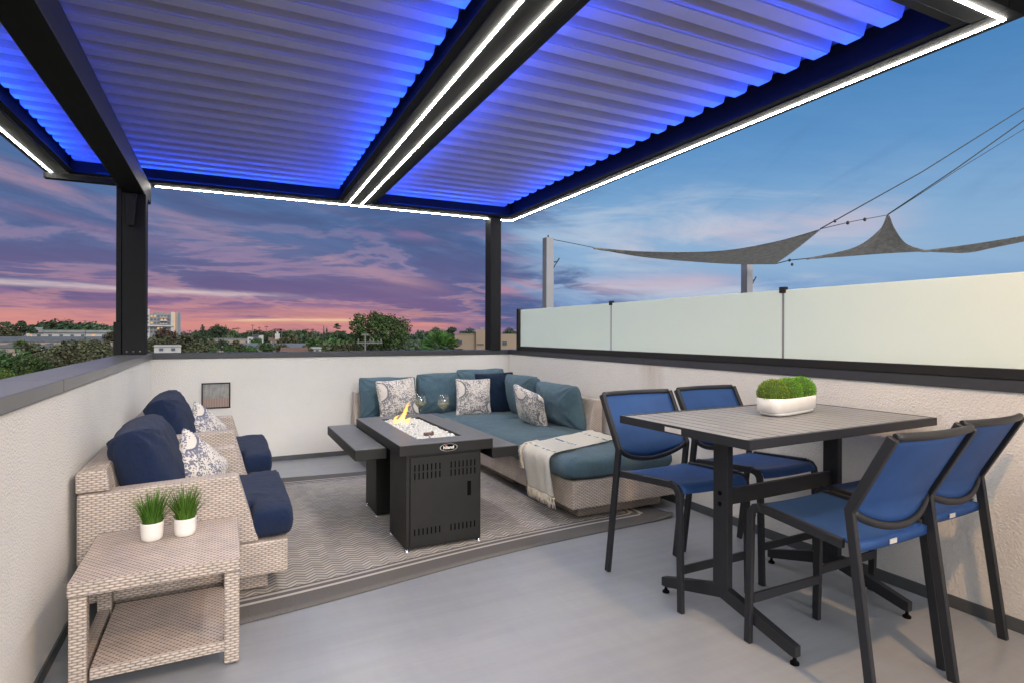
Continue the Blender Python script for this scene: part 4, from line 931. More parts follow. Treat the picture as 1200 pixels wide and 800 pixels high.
def proto(kind, var, detail):
    key = (kind, var, detail)
    if key in PROTO: return PROTO[key]
    r_ = random.Random(hash(kind) % 7 + var * 13 + {'broad': 1, 'pine': 2, 'conifer': 3, 'cypress': 4, 'palm': 5, 'norfolk': 6, 'shrub': 7, 'fan': 8, 'bare': 9}.get(kind.split('_')[0], 0) * 101 if False else var * 13 + len(kind) * 101)
    k0 = kind.split('_')[0]; mat = {'green': 'leaf_green', 'dark': 'leaf_dark', 'olive': 'leaf_olive', 'bright': 'leaf_bright', 'rust': 'leaf_rust', 'pale': 'leaf_pale'}[kind.split('_')[1]]
    n = {0: 700, 1: 2200, 2: 9000}[detail]; s_ = {0: .055, 1: .034, 2: .019}[detail]; cl = []
    if k0 == 'broad':
        NC = 16 if detail < 2 else 42
        for k in range(NC):
            zz_ = 1 - 2 * (k + .5) / NC; d = Vector((math.sqrt(1 - zz_ * zz_) * math.cos(k * 2.39996), math.sqrt(1 - zz_ * zz_) * math.sin(k * 2.39996), zz_)); q = r_.uniform(.2, .36) if detail < 2 else r_.uniform(.22, .40)
            rr = r_.uniform(.11, .19) if detail < 2 else r_.uniform(.09, .15); cl.append((d.x * q, d.y * q, .60 + d.z * q * .85, rr, rr * .9))
        tr = trunkmesh(.35, .7, .035, 6, var)
    elif k0 == 'pine':
        for k in range(11):
            a = r_.uniform(0, 6.28); q = r_.uniform(0, .38); rr = r_.uniform(.12, .2); cl.append((math.cos(a) * q, math.sin(a) * q, .9 - q * .5 + r_.uniform(-.22, .05), rr, rr * .42))
        tr = trunkmesh(.6, .85, .03, 7, var)
    elif k0 == 'conifer':
        for k in range(16):
            f = k / 15; a = k * 2.4; q = (1 - f) * .30; rr = .07 + (1 - f) * .19; cl.append((math.cos(a) * q * .6, math.sin(a) * q * .6, .16 + f * .80, rr, .075))
        tr = trunkmesh(.5, .95, .03, 0, var)
    elif k0 == 'cypress':
        for k in range(9): f = k / 8; cl.append((r_.uniform(-.05, .05), r_.uniform(-.05, .05), .1 + f * .82, .42 * math.sin(.35 + f * 2.5) + .08, .08))
        tr = trunkmesh(.3, .8, .05, 0, var)
    elif k0 == 'norfolk':
        for k in range(10):
            a = k * 2.4; q = .26 if k < 7 else 0; cl.append((math.cos(a) * q, math.sin(a) * q, .70 + (k % 5) * .055, .20, .03))
        cl += [(0, 0, .55, .2, .02), (0, 0, .45, .26, .02)]
        tr = trunkmesh(.6, .97, .035, 0, var)
    elif k0 == 'shrub':
        for k in range(10): a = r_.uniform(0, 6.28); q = r_.uniform(0, .32); rr = r_.uniform(.15, .22); cl.append((math.cos(a) * q, math.sin(a) * q, .45 + r_.uniform(-.2, .3) * (1 - q), rr, .22))
        tr = trunkmesh(.25, .5, .03, 4, var)
    elif k0 in ('palm', 'fan'):
        mb = MB(); b = mb.bm; tall = k0 == 'palm'; zc = .80 if tall else .55; nf = 34 if tall else 120
        for k in range(nf):
            a = r_.uniform(0, 6.28); el = r_.uniform(-.7, 1.3); L = r_.uniform(.30, .5) * (1 if not tall else .95); zs = .35 if tall else .9
            base = Vector((0, 0, zc)); dr = Vector((math.cos(a) * math.cos(el), math.sin(a) * math.cos(el), math.sin(el) * zs)); mid = base + dr * L * .6; 
            tipc = base + dr * L + Vector((0, 0, -.05))
            sd = dr.cross(Vector((0, 0, 1))).normalized() if abs(dr.z) < .99 else Vector((1, 0, 0)); up = sd.cross(dr).normalized()
            for j in range(9):
                t_ = (j - 4) / 4; e = mid + (dr * .42 * (1 - .35 * t_ * t_) + sd * .36 * t_ + up * .05 * (1 - t_ * t_)) * L * 1.0 + Vector((0, 0, -.04 * abs(t_)))
                w = sd * .014 + up * .006; b.faces.new([b.verts.new(mid), b.verts.new(mid.lerp(e, .5) + w), b.verts.new(e), b.verts.new(mid.lerp(e, .5) - w)])
            b.faces.new([b.verts.new(base + sd * .004), b.verts.new(mid + sd * .004), b.verts.new(mid - sd * .004), b.verts.new(base - sd * .004)])
        me = bpy.data.meshes.new('crown'); b.to_mesh(me); b.free(); me.materials.append(M['leaf_palm' if kind.split('_')[1] == 'green' else mat])
        mb = MB(); r0 = .07 if tall else .09; mb.tube([(0, 0, 0), (.02, 0, zc * .5), (0, 0, zc)], [r0, r0 * .8, r0 * .75], 8); tm = bpy.data.meshes.new('trunk'); mb.bm.to_mesh(tm); mb.bm.free(); tm.materials.append(M['bark'])
        PROTO[key] = (me, tm); return PROTO[key]
    PROTO[key] = (blobs('crown', cl, n, s_, mat, var * 7 + 1), tr); return PROTO[key]
M['leaf_rust'] = leaf('leaf_rust', (.065, .042, .03)); M['leaf_pale'] = leaf('leaf_pale', (.085, .11, .07))
NAMES = {'broad': 'broadleaf_tree', 'pine': 'umbrella_pine', 'conifer': 'conifer_tree', 'cypress': 'cypress_tree', 'palm': 'palm_tree', 'fan': 'fan_palm', 'norfolk': 'tiered_pine', 'shrub': 'shrub'}
rt = random.Random(21)
def tree(kind, u, vtop, wpx, d, label, group=None, detail=0, var=None, base=None):
    x, y = bearing(u, d); zt = zat(vtop, d); gz = GZ - .4 if base is None else base
    crown, trunk = proto(kind, rt.randrange(3) if var is None else var, detail)
    k0 = kind.split('_')[0]; t = thing(NAMES[k0], label, 'shrub' if k0 == 'shrub' else 'palm' if k0 in ('palm', 'fan') else 'tree', (x, y, gz), rt.uniform(0, 6.28), group)
    h_ = zt - gz; w = wpx * d / F; top = 1.0
    w *= {'broad': 1.38, 'pine': 1.15, 'conifer': 1.25, 'palm': 1.0, 'fan': 1.0, 'cypress': 1.0, 'norfolk': 1.1, 'shrub': 1.05}[k0]
    t.scale = (w, w, h_)
    for nm, me in (('trunk', trunk), ('crown', crown)): o = bpy.data.objects.new(nm, me); COL.objects.link(o); o.parent = t
    if k0 in ('broad', 'pine', 'shrub', 'conifer', 'norfolk'):
        s_ = min(1., w * {'broad': .84, 'pine': 1.2, 'shrub': 1.2, 'conifer': 2.1, 'norfolk': 2.2}[k0] / h_)
        for o in t.children:
            if o.data is crown: o.scale = (1, 1, s_); o.location = (0, 0, 1 - s_)
            else: o.scale = (.8, .8, (1 - .5 * s_) / .7)
    if k0 == 'fan':
        s_ = min(1., w * 1.05 / h_)
        for o in t.children:
            if o.data is crown: o.scale = (1, 1, s_); o.location = (0, 0, 1 - .98 * s_)
            else: o.scale = (.6, .6, (1 - .45 * s_) / .55)
    if k0 == 'palm':   # keep the head round: its own vertical scale
        zc = .80; s_ = max(.02, (w / h_)) * 1.0
        for o in t.children:
            if o.data is crown: o.scale = (1, 1, s_); o.location = (0, 0, 1 - .98 * s_)
            else: o.scale = (2.2 / max(w, .5), 2.2 / max(w, .5), (1 - .2 * s_) / zc)
    return t
FAR = 'trees in the far tree line'
# far left wooded rise
for u, v, w in ((36, 384, 20), (48, 379, 26), (60, 377, 28), (73, 375.5, 28), (86, 377.5, 26), (99, 378, 26), (111, 378.5, 26), (123, 382, 24), (42, 380, 22), (54, 377.5, 24), (66, 375.5, 26), (80, 377, 24), (93, 379, 22), (105, 377.5, 26), (117, 381, 22), (127, 383, 20), (136, 384, 20), (48, 384, 26), (88, 383, 30), (110, 384, 26)):
    tree('broad_dark', u, v, w, 330 + rt.uniform(-20, 20), 'dark rounded tree on the wooded rise behind the long grey roofed building', 'trees on the wooded rise', 0)
tree('pine_dark', 24, 376.5, 26, 210, 'tall umbrella pine at the far left, the one nearer the wooded rise', None, 1)
tree('pine_dark', 8, 378.5, 26, 215, 'tall umbrella pine at the far left edge of the view', None, 1)
tree('broad_olive', 10, 383, 40, 180, 'brownish olive tree in front of the umbrella pines', None, 1)
tree('palm_green', 100, 384.5, 9, 200, 'slim palm in front of the long grey roofed building')
tree('broad_olive', 134, 387, 20, 150, 'spreading tree just left of the left pergola post', None, 1)
tree('fan_green', 25, 399, 20, 95, 'fan palm with brown skirt below the dark long roof', None, 1)
tree('broad_olive', 88, 394.5, 46, 112, 'tallest olive brown tree in front of the dark long roof', None, 1)
for u, v, w, d in ((38, 402, 26, 130), (118, 398, 22, 140), (6, 404, 30, 125), (62, 403, 44, 100), (110, 402, 44, 105), (84, 407, 50, 80), (52, 412, 46, 72), (125, 405, 34, 110), (104, 411, 40, 78), (138, 409, 30, 90)):
    tree('broad_olive', u, v, w, d, 'olive brown tree in the clump beyond the left parapet', 'olive trees beyond the left parapet', 1)
for u, v, w, d in ((20, 411, 44, 66), (-8, 412, 40, 66), (40, 416, 34, 62)):
    tree('broad_green', u, v, w, d, 'dark green tree at the left edge below the dark long roof', 'green trees at the left edge', 1)
for u, v, w, d in ((36, 430, 34, 44), (8, 427, 34, 44), (-14, 424, 30, 46), (62, 432, 30, 50), (22, 440, 40, 40)):
    tree('shrub_bright', u, v, w, d, 'bright green bush low at the left edge beyond the parapet', 'bright bushes beyond the left parapet', 1, base=GZ + 1)
for u, v in ((80, 427), (102, 421), (118, 419)): tree('shrub_bright', u, v, 16, 48, 'small bright bush peeping over the left parapet', 'small bushes over the left parapet', 0)
# middle
tree('broad_olive', 206, 391.5, 62, 125, 'wide dark olive tree in front of the white apartment block', None, 1)
tree('broad_olive', 181, 397, 40, 118, 'dark olive tree right beside the left pergola post', None, 1)
tree('broad_olive', 236, 398, 34, 118, 'dark olive tree between the wide tree and the pointed conifers', None, 1)
tree('broad_rust', 195, 385, 24, 210, 'reddish brown tree at the foot of the apartment block', None, 1)
tree('conifer_dark', 238, 383, 26, 165, 'dark pointed conifer, left of a pair', None, 1, 0)
tree('conifer_dark', 248, 390, 18, 160, 'dark pointed conifer, right and lower of a pair', None, 1, 1)
tree('broad_dark', 256, 380.5, 19, 150, 'tall narrow dark tree standing above the skyline', None, 1, 1)
tree('conifer_pale', 264.5, 383, 17, 230, 'pale grey conifer right behind the tall narrow dark tree', None, 1, 2)
tree('shrub_green', 270, 402, 24, 75, 'round clipped green shrub just above the back parapet', None, 1)
tree('shrub_green', 249, 406, 14, 70, 'small pale shrub over the back parapet left of the round shrub', None, 0)
for u, v, s_ in ((296, 381.5, 5), (304, 384, 5), (312, 383, 6), (279, 385, 7), (274, 385.5, 7), (360, 386, 7), (366, 386, 7), (222, 388, 6), (330, 386, 7), (345, 389, 6), (353, 389, 6), (291, 388, 6), (229, 389, 5)):
    tree('palm_dark', u, v, s_, rt.uniform(230, 300), 'slender palm standing above the far tree line', 'palms in the far tree line')
tree('palm_dark', 325, 385, 14, 170, 'full headed palm beside the white tower in the tree line', None, 1)
tree('palm_dark', 319.5, 388.5, 9, 175, 'smaller palm left of the full headed palm', None, 0)
tree('cypress_dark', 379.6, 381.5, 2.6, 240, 'needle thin dark cypress in the far tree line')
tree('cypress_dark', 382.8, 383.5, 4.6, 245, 'broader cypress right behind the thin one')
tree('norfolk_dark', 395.2, 379, 9, 230, 'tiered pine with a round top left of the big green tree', None, 1)
for k in range(44):
    u = 208 + k * 4.9 + rt.uniform(-2, 2)
    kind = rt.choice(['broad_dark', 'broad_green', 'broad_dark', 'pine_dark', 'broad_pale'])
    tree(kind, u, rt.uniform(386.5, 392), rt.uniform(11, 20), rt.uniform(260, 420), {'broad_dark': 'small dark rounded tree in the far tree line', 'broad_green': 'small green rounded tree in the far tree line', 'pine_dark': 'small flat topped pine in the far tree line', 'broad_pale': 'small pale grey green tree in the far tree line'}[kind], FAR, 0)
for u, v, w, d, kd in ((278, 399, 20, 92, 'broad_olive'), (312, 400, 18, 90, 'broad_green'), (330, 402, 16, 88, 'broad_olive'), (292, 404, 18, 70, 'broad_green'), (262, 398, 16, 90, 'broad_dark'), (358, 404, 20, 66, 'broad_olive'), (341, 391, 20, 150, 'broad_olive'), (333, 394, 16, 160, 'broad_olive'), (366, 396, 26, 120, 'broad_green'), (385, 393, 34, 140, 'broad_green'), (402, 394, 34, 130, 'broad_green'), (352, 398, 20, 130, 'broad_dark'), (394, 400, 36, 90, 'broad_olive'), (412, 399, 30, 100, 'broad_olive'), (374, 402, 26, 90, 'broad_green'), (317, 392, 14, 190, 'broad_dark'), (288, 393, 18, 210, 'broad_dark'), (415, 389, 20, 200, 'broad_dark'), (348, 403, 16, 110, 'broad_green'), (300, 396, 12, 150, 'broad_green')):
    tree(kd, u, v, w, d, {'broad_olive': 'olive tree among the houses left of the big green tree', 'broad_green': 'green tree among the houses left of the big green tree', 'broad_dark': 'dark tree among the houses left of the big green tree'}[kd], 'trees among the far houses', 0)
tree('broad_green', 447, 362, 60, 58, 'big round green tree standing alone above the back parapet', None, 2, 0)
tree('fan_green', 517, 384, 54, 50, 'bushy fan palm beside the tan building over the back parapet', None, 2, 0)
tree('fan_green', 503, 397, 24, 52, 'smaller fan palm left of the bushy one', None, 1, 1)
for u, v, w, d, lb in ((492, 386.5, 30, 190, 'dark tree right of the big green tree'), (510, 383.5, 20, 200, 'dark tree behind the bushy fan palm'), (530, 383, 26, 210, 'dark flat topped tree left of the tan building'), (548, 384, 22, 220, 'dark tree behind the left end of the tan building'), (598, 384, 22, 160, 'dark tree right of the back pergola post behind the tan building'), (484, 396, 22, 140, 'grey green tree low beside the big green tree'), (556, 388, 16, 210, 'small tree behind the tan building left of the post')):
    tree('broad_pale' if 'grey' in lb else 'broad_dark' if 'flat' not in lb else 'pine_dark', u, v, w, d, lb, None, 1)
# low undergrowth between the houses: a mass nobody could count
mb = MB(); b = mb.bm; ru = random.Random(31)
for k in range(9000):
    d = 45 + 330 * ru.random() ** 1.2; u = ru.uniform(-60, 640); x, y = bearing(u, d)
    hh = max(0, noise.noise(Vector((x * .05, y * .05, 4)))) * 4 + .4
    leafq(b, Vector((x, y, GZ - .3 + hh * ru.random())), ru.uniform(.4, 1.1), ru)
o = mb.build('undergrowth', 'leaf_olive', uv=False); o['kind'] = 'stuff'; o['label'] = 'low scrub between the far houses and trees'

# ------------------------------------------------------------------ far buildings
M['w_white'] = simple('white_render', (.34, .33, .325), .9, 0, .08, .3); M['w_grey'] = simple('grey_render', (.17, .17, .18), .9, 0, .1, .3); M['w_tan'] = simple('tan_render', (.22, .165, .12), .9, 0, .1, .3)
M['w_beige'] = simple('beige_render', (.25, .20, .17), .9, 0, .1, .3); M['roof_dark'] = simple('dark_shingles', (.085, .09, .10), .9, 0, .2, .8); M['roof_grey'] = simple('grey_metal_roof', (.14, .145, .15), .6, 0, .15, .5)
M['roof_red'] = simple('clay_tiles', (.17, .09, .065), .9, 0, .2, 1.); M['pane'] = simple('window_pane', (.05, .06, .08), .2); M['pane_lit'] = emit('lit_window', (1, .60, .28), .5); M['w_blue'] = simple('blue_grey_panel', (.12, .15, .20), .6); M['w_purple'] = simple('plum_render', (.12, .08, .16), .9)
def house(name, label, u, d, w, dep, vtop, parts, cat='house', group=None):
    """origin at the ground, front faces the terrace; w,dep in photo pixels at d; parts get helper k (metres per pixel) and eave height"""
    x, y = bearing(u, d); k = d / F; t = thing(name, label, cat, (x, y, GZ - .6), math.atan2(y, x) - math.pi / 2 , group)
    top = zat(vtop, d) - GZ + .6
    def bx(nm, mat, x0, x1, y0, y1, v0, v1, parent=None):   # x in pixels from the centre, y metres behind the front, v photo rows (None = ground)
        z0 = 0 if v0 is None else zat(v0, d) - GZ + .6; z1 = zat(v1, d) - GZ + .6
        m_ = MB(); m_.box(x0 * k, x1 * k, y0, y1, z0, z1); return m_.build(nm, mat, parent or t)
    def gable(nm, mat, x0, x1, y0, y1, ve, vr, along='x', over=.3):
        ze = zat(ve, d) - GZ + .6; zr = zat(vr, d) - GZ + .6; m_ = MB()
        if along == 'x': m_.prism([(y0 - over, ze), ((y0 + y1) / 2, zr), (y1 + over, ze), (y1 + over, ze - .12), (y0 - over, ze - .12)], 'x', x0 * k - over, x1 * k + over)
        else: m_.prism([(x0 * k - over, ze), ((x0 + x1) / 2 * k, zr), (x1 * k + over, ze), (x1 * k + over, ze - .12), (x0 * k - over, ze - .12)], 'y', y0 - over, y1 + over)
        return m_.build(nm, mat, t)
    parts(bx, gable); return t
def wins(bx, xs, rows, w, mat='pane', lit=()):
    for i, x in enumerate(xs):
        for j, (a, c) in enumerate(rows): bx('window', 'pane_lit' if (i, j) in lit else mat, x, x + w, -.12, .05, a, c)
def p1(bx, g):
    bx('wall', 'w_white', -44, 44, 0, 12, None, 391.8); bx('roof', 'roof_grey', -45, 45, -1, 13, 391.8, 388.6); bx('roof_block', 'roof_grey', -44, -27, -1.5, 8, 391.8, 385.7); bx('porch', 'w_white', -46, -38, -2, 0, None, 392.6)
    wins(bx, [-40, -32, -22, -12, -2, 8, 18, 28, 36], [(396.4, 393.8)], 3.2, 'pane', ((0, 0), (6, 0)))
house('long_building', 'long white building with a grey metal roof below the wooded rise', 85, 240, 88, 12, 387, p1, 'building')
def p2(bx, g):
    bx('wall', 'w_beige', -70, 66, 0, 9, None, 401.8); g('roof', 'roof_dark', -71, 67, 0, 9, 401.8, 396.2)
    for k in range(11): bx('window', 'pane', -66 + k * 12, -62.5 + k * 12, -.12, .05, 407, 403.6)
house('long_building', 'long low building with a dark shingle roof left of the pergola post', 66, 165, 136, 9, 396, p2, 'building')
def p3(bx, g):
    bx('wall', 'w_beige', -13, 13, 0, 8, None, 409); g('roof', 'roof_dark', -14, 14, 0, 8, 409, 405, 'y'); wins(bx, [-8, 4], [(415, 411)], 4)
house('gabled_house', 'beige gabled house half hidden in the trees at the far left', 12, 120, 26, 8, 405, p3)
def p4(bx, g):
    bx('wall', 'w_white', -8, 8, 0, 7, None, 408.5); g('roof', 'roof_dark', -9, 9, 0, 7, 408.5, 404.5, 'y'); wins(bx, [-3], [(413, 410.5)], 5)
house('gabled_house', 'small white gabled house between the olive trees', 56, 125, 16, 7, 404, p4)
def apt(bx, g):
    bx('stair_tower', 'w_white', -20, -11.5, 0, 9, None, 364); bx('wall', 'w_grey', -11.5, 10, .5, 10, None, 369.5); bx('penthouse', 'w_grey', -8, 4, 3, 9, 369.5, 367.6)
    bx('pillar', 'w_white', 9.5, 13, -.6, 9, None, 367); bx('lit_shaft', 'pane_lit', 13.3, 14.2, -.4, 6, 388, 367.5); bx('wall', 'w_beige', 14.8, 16.6, -.5, 9, None, 366.8); bx('side_wing', 'w_blue', 16.6, 19.6, .5, 9, None, 367.5)
    bx('slab', 'w_white', -20.3, 13, -1.2, .5, 384.2, 382.6)
    for j, (a, c) in enumerate(((373.2, 371.2), (377, 375), (381, 379), (387.5, 385.2), (391.5, 389.2))):
        bx('window', 'pane', -19, -12.5, -.14, .05, a, c)
        for i in range(6): bx('window', 'pane_lit' if (i * 3 + j * 5) % 7 in (0, 3) else 'pane', -10.8 + i * 3.4, -8.6 + i * 3.4, .35, .6, a, c)
        bx('balcony', 'w_white', -1.5, 6, -.9, .5, a + .9, a - .1)
house('apartment_block', 'white and grey apartment block with lit windows beside the left pergola post', 189, 262, 40, 10, 364, apt, 'building')
def p5(bx, g): bx('wall', 'w_beige', -26, 30, 0, 12, None, 398.5); bx('roof', 'roof_grey', -26.5, 30.5, -.4, 12.4, 398.5, 397.8); wins(bx, [-20, -8, 6, 18], [(403, 400.5)], 5)
house('flat_building', 'long pale beige flat roofed building right of the tall dark tree', 268, 200, 56, 12, 398, p5, 'building')
def p6(bx, g):
    bx('wall', 'w_white', -9, -3, 0, 8, None, 396.2); bx('wall', 'w_purple', -3, 2.5, .2, 8, None, 394.5); bx('wall', 'w_white', 2.5, 8, 0, 8, None, 394); bx('roof', 'roof_dark', -4, 3.5, -.3, 8.3, 394.5, 393.6); wins(bx, [-7.5, 4], [(400, 398)], 2.6)
house('modern_house', 'white and plum modern house left of the white tower', 300, 170, 17, 8, 393, p6)
def p7(bx, g):
    bx('wall', 'w_beige', -8, 10, 0, 9, None, 399.5); g('roof', 'roof_red', -9, 11, 0, 9, 399.5, 396.6); bx('tower', 'w_white', -3, 2.2, 1, 4, None, 392); m_ = bx('tower_top', 'w_white', -1.3, .6, 1.6, 3.4, 392, 389.6); wins(bx, [-6, 4], [(404, 401.5)], 3)
house('tower_house', 'beige house with a red roof and a small white tower', 325.5, 165, 20, 9, 390, p7)
def p8(bx, g):
    bx('wall', 'w_beige', -7, 5, 0, 8, None, 398); bx('wing', 'w_beige', 1, 6, 1, 6, None, 395.8); bx('roof', 'roof_grey', -7.5, 5.5, -.3, 8.3, 398, 397.5); wins(bx, [-5, 0], [(403, 400)], 3)
house('stucco_house', 'beige flat roofed house right of the white tower', 342, 155, 14, 8, 396, p8)
def p9(bx, g): bx('wall', 'w_beige', -15, 14, 0, 9, None, 408.5); g('roof', 'roof_grey', -16, 15, 0, 9, 408.5, 403.5); wins(bx, [-8, 6], [(412, 409.6)], 4)
house('low_house', 'low house with a grey pitched roof below the beige houses', 340, 95, 30, 9, 403, p9)
def p10(bx, g): bx('wall', 'w_beige', -11, 11, 0, 6, None, 411); g('roof', 'roof_red', -12, 12, 0, 6, 411, 408.4); wins(bx, [-8, 3], [(416, 412.5)], 4)
house('low_house', 'red tiled roof just over the back parapet', 345, 62, 22, 6, 408, p10)
def p11(bx, g): bx('wall', 'w_grey', -20, 22, 0, 9, None, 407.5); g('roof', 'roof_grey', -21, 23, 0, 9, 407.5, 403.2); wins(bx, [-14, 0, 12], [(412, 409)], 4)
house('low_house', 'wide grey roofed house right of the round clipped shrub', 296, 100, 42, 9, 403, p11)
def p12(bx, g): bx('wall', 'w_white', -13, 14, 0, 7, None, 407.2); bx('parapet', 'w_white', -13.5, 14.5, -.2, 7.2, 407.2, 406.3); wins(bx, [-8, 4], [(412, 409)], 4)
house('flat_house', 'white flat roofed house over the back parapet below the wide olive tree', 196, 75, 28, 7, 406, p12)
def p13(bx, g): bx('wall', 'w_white', -9, 9, 0, 6, None, 409); bx('parapet', 'w_white', -9.4, 9.4, -.2, 6.2, 409, 408.3); wins(bx, [-5, 3], [(413.5, 410.5)], 3)
house('flat_house', 'small white flat roofed house below the cypresses', 367, 70, 18, 6, 408, p13)
def p14(bx, g):
    bx('wall', 'w_tan', -36, -11, 0, 9, None, 391.6); bx('tall_wing', 'w_tan', -10.98, 0, -.4, 9, None, 386); bx('wall', 'w_tan', .02, 40, 0, 9, None, 391.4)
    bx('coping', 'w_beige', -36.3, -11, -.1, 9, 391.6, 391.1); wins(bx, [-32.5, -29.6], [(403, 399)], 2.2); bx('window', 'pane', -10, -2, -.5, -.3, 404, 402.8); bx('roof_unit', 'w_grey', -6, -2, 2, 3, 386, 383.4); wins(bx, [8, 20], [(404, 400)], 5)
house('tan_building', 'tan flat roofed building behind the back pergola post', 569, 62, 76, 9, 386, p14, 'building')
M['pole_grey'] = simple('weathered_pole', (.12, .115, .11), .8)
# utility pole
x, y = bearing(428, 42); t = thing('utility_pole', 'pale utility pole with insulators in front of the big green tree', 'pole', (x, y, GZ), -YAW)
zt = zat(393, 42) - GZ; kx = 42 / F
mb = MB(); mb.tube([(0, 0, 0), (0, 0, zt)], .055, 8); mb.build('pole', 'pole_grey', t)
mb = MB(); mb.box(-4 * kx, 4 * kx, -.05, .05, zt - .06, zt + .08); mb.build('crossarm', 'pole_grey', t)
mb = MB(); mb.box(-.6, 1.25, -.05, .05, zt - .62, zt - .52); mb.build('crossarm', 'pole_grey', t)
for xx in (-.5, .35, .6, 1.15):
    mb = MB(); mb.lathe([(0, 0), (.05, 0), (.07, .06), (.04, .12), (.06, .2), (0, .24)], 8, xf=T(xx, 0, zt - .52)); mb.build('insulator', 'pole_grey', t)
for s_ in (-1, 1): mb = MB(); mb.tube([(0, 0, zt - .9), (s_ * .3, 0, zt - .56)], .025, 6); mb.build('brace', 'pole_grey', t)

SUN, SUN_ANG, SUN_EL, SUN_AZ, BACK_FILL, SKYK, EXPO = 1.2, 24., 20., 174., 1.05, .53, .72
# ------------------------------------------------------------------ sky: dusk gradient with clouds, all by direction
wd = bpy.data.worlds.new('World'); sc.world = wd; wd.use_nodes = True; nt = wd.node_tree; nt.nodes.clear()
out = nd(nt, 'ShaderNodeOutputWorld'); bg = nd(nt, 'ShaderNodeBackground'); nt.links.new(bg.outputs[0], out.inputs[0])
tc = nd(nt, 'ShaderNodeTexCoord'); nrm = nd(nt, 'ShaderNodeVectorMath', operation='NORMALIZE'); nt.links.new(tc.outputs['Generated'], nrm.inputs[0])
s = nd(nt, 'ShaderNodeSeparateXYZ'); nt.links.new(nrm.outputs[0], s.inputs[0])
A = lambda op, a, b=None, c=None, cl=False: math_n(nt, op, a, b, c, cl)
az = A('MULTIPLY', A('ARCTAN2', s.outputs['X'], s.outputs['Y']), 180 / math.pi)       # degrees from +Y towards +X
el = A('MULTIPLY', A('ARCSINE', s.outputs['Z']), 180 / math.pi)
def lin(c): return tuple(((x / 255) / 12.92 if x / 255 < .04045 else ((x / 255 + .055) / 1.055) ** 2.4) for x in c)
def smooth(v, a, b):
    n = nd(nt, 'ShaderNodeMapRange', interpolation_type='SMOOTHSTEP'); nt.links.new(v, n.inputs[0]); n.inputs[1].default_value = a; n.inputs[2].default_value = b; return n.outputs[0]
def vec(x, y, z=0.):
    n = nd(nt, 'ShaderNodeCombineXYZ')
    for i, v in enumerate((x, y, z)):
        if isinstance(v, (int, float)): n.inputs[i].default_value = v
        else: nt.links.new(v, n.inputs[i])
    return n.outputs[0]
elt = A('ADD', el, A('MULTIPLY', az, .20))          # cloud bands tilt down to the right
def nz(sx, sy, e=elt, det=6, rough=.6, dist=0., off=0.):
    n = nd(nt, 'ShaderNodeTexNoise'); n.inputs['Scale'].default_value = 1; n.inputs['Detail'].default_value = det; n.inputs['Roughness'].default_value = rough; n.inputs['Distortion'].default_value = dist
    nt.links.new(vec(A('ADD', A('MULTIPLY', az, sx), off), A('MULTIPLY', e, sy), off), n.inputs['Vector']); return n.outputs['Fac']
n_big = nz(.045, .22, dist=.6); n_mid = nz(.11, .75, dist=.4, off=7.3); n_fine = nz(.24, 2.0, off=3.1); n_low = nz(.06, 1.15, el, off=12.7, dist=.3)
ew = A('ADD', el, A('MULTIPLY', A('SUBTRACT', n_mid, .5), 3.2)); e01 = A('DIVIDE', ew, 40., cl=True)
left = ramp(nt, [(0., lin((212, 146, 146))), (.02, lin((190, 128, 150))), (.06, lin((146, 112, 154))), (.11, lin((114, 106, 152))), (.19, lin((94, 110, 158))), (.28, lin((84, 116, 166))), (.42, lin((78, 112, 162))), (1, lin((64, 104, 160)))]); nt.links.new(e01, left.inputs[0])
right = ramp(nt, [(0., lin((86, 118, 172))), (.06, lin((118, 158, 208))), (.16, lin((150, 186, 222))), (.26, lin((140, 182, 222))), (.40, lin((104, 158, 212))), (.55, lin((80, 140, 198))), (1, lin((70, 122, 182)))]); nt.links.new(e01, right.inputs[0])
left2 = ramp(nt, [(0., lin((160, 124, 160))), (.05, lin((118, 108, 156))), (.12, lin((96, 104, 156))), (.22, lin((82, 110, 162))), (1, lin((64, 104, 160)))]); nt.links.new(e01, left2.inputs[0])
lmix = mixc(nt, smooth(A('ADD', az, A('MULTIPLY', A('SUBTRACT', n_mid, .5), 14.)), 12, 24), left.outputs[0], left2.outputs[0])
fr = smooth(A('ADD', az, A('MULTIPLY', A('SUBTRACT', n_big, .5), 26.)), 22, 36)
base = mixc(nt, fr, lmix, right.outputs[0])
fl = A('SUBTRACT', 1., fr)
# slate blue cloud bodies
cb_ = smooth(n_big, .47, .68); cb2 = smooth(n_mid, .50, .70)
base = mixc(nt, A('MULTIPLY', A('MULTIPLY', cb2, fl), .55), base, lin((86, 88, 134)))
base = mixc(nt, A('MULTIPLY', A('MULTIPLY', smooth(n_mid, .42, .62), A('MULTIPLY', fl, A('MULTIPLY', smooth(el, 15, 9), smooth(el, 3, 8)))), .5), base, lin((108, 118, 162)))
tex = ramp(nt, [(.3, (.86, .87, .90)), (.5, (1, 1, 1)), (.7, (1.13, 1.10, 1.08))]); nt.links.new(nz(.13, 1.5, off=55., dist=.5, det=8, rough=.65), tex.inputs[0]); base = mixc(nt, A('MULTIPLY', A('MULTIPLY', smooth(el, 0, 3), .9), A('SUBTRACT', 1., A('MULTIPLY', fr, .85))), base, mixc(nt, 1., base, tex.outputs[0], 'MULTIPLY'))
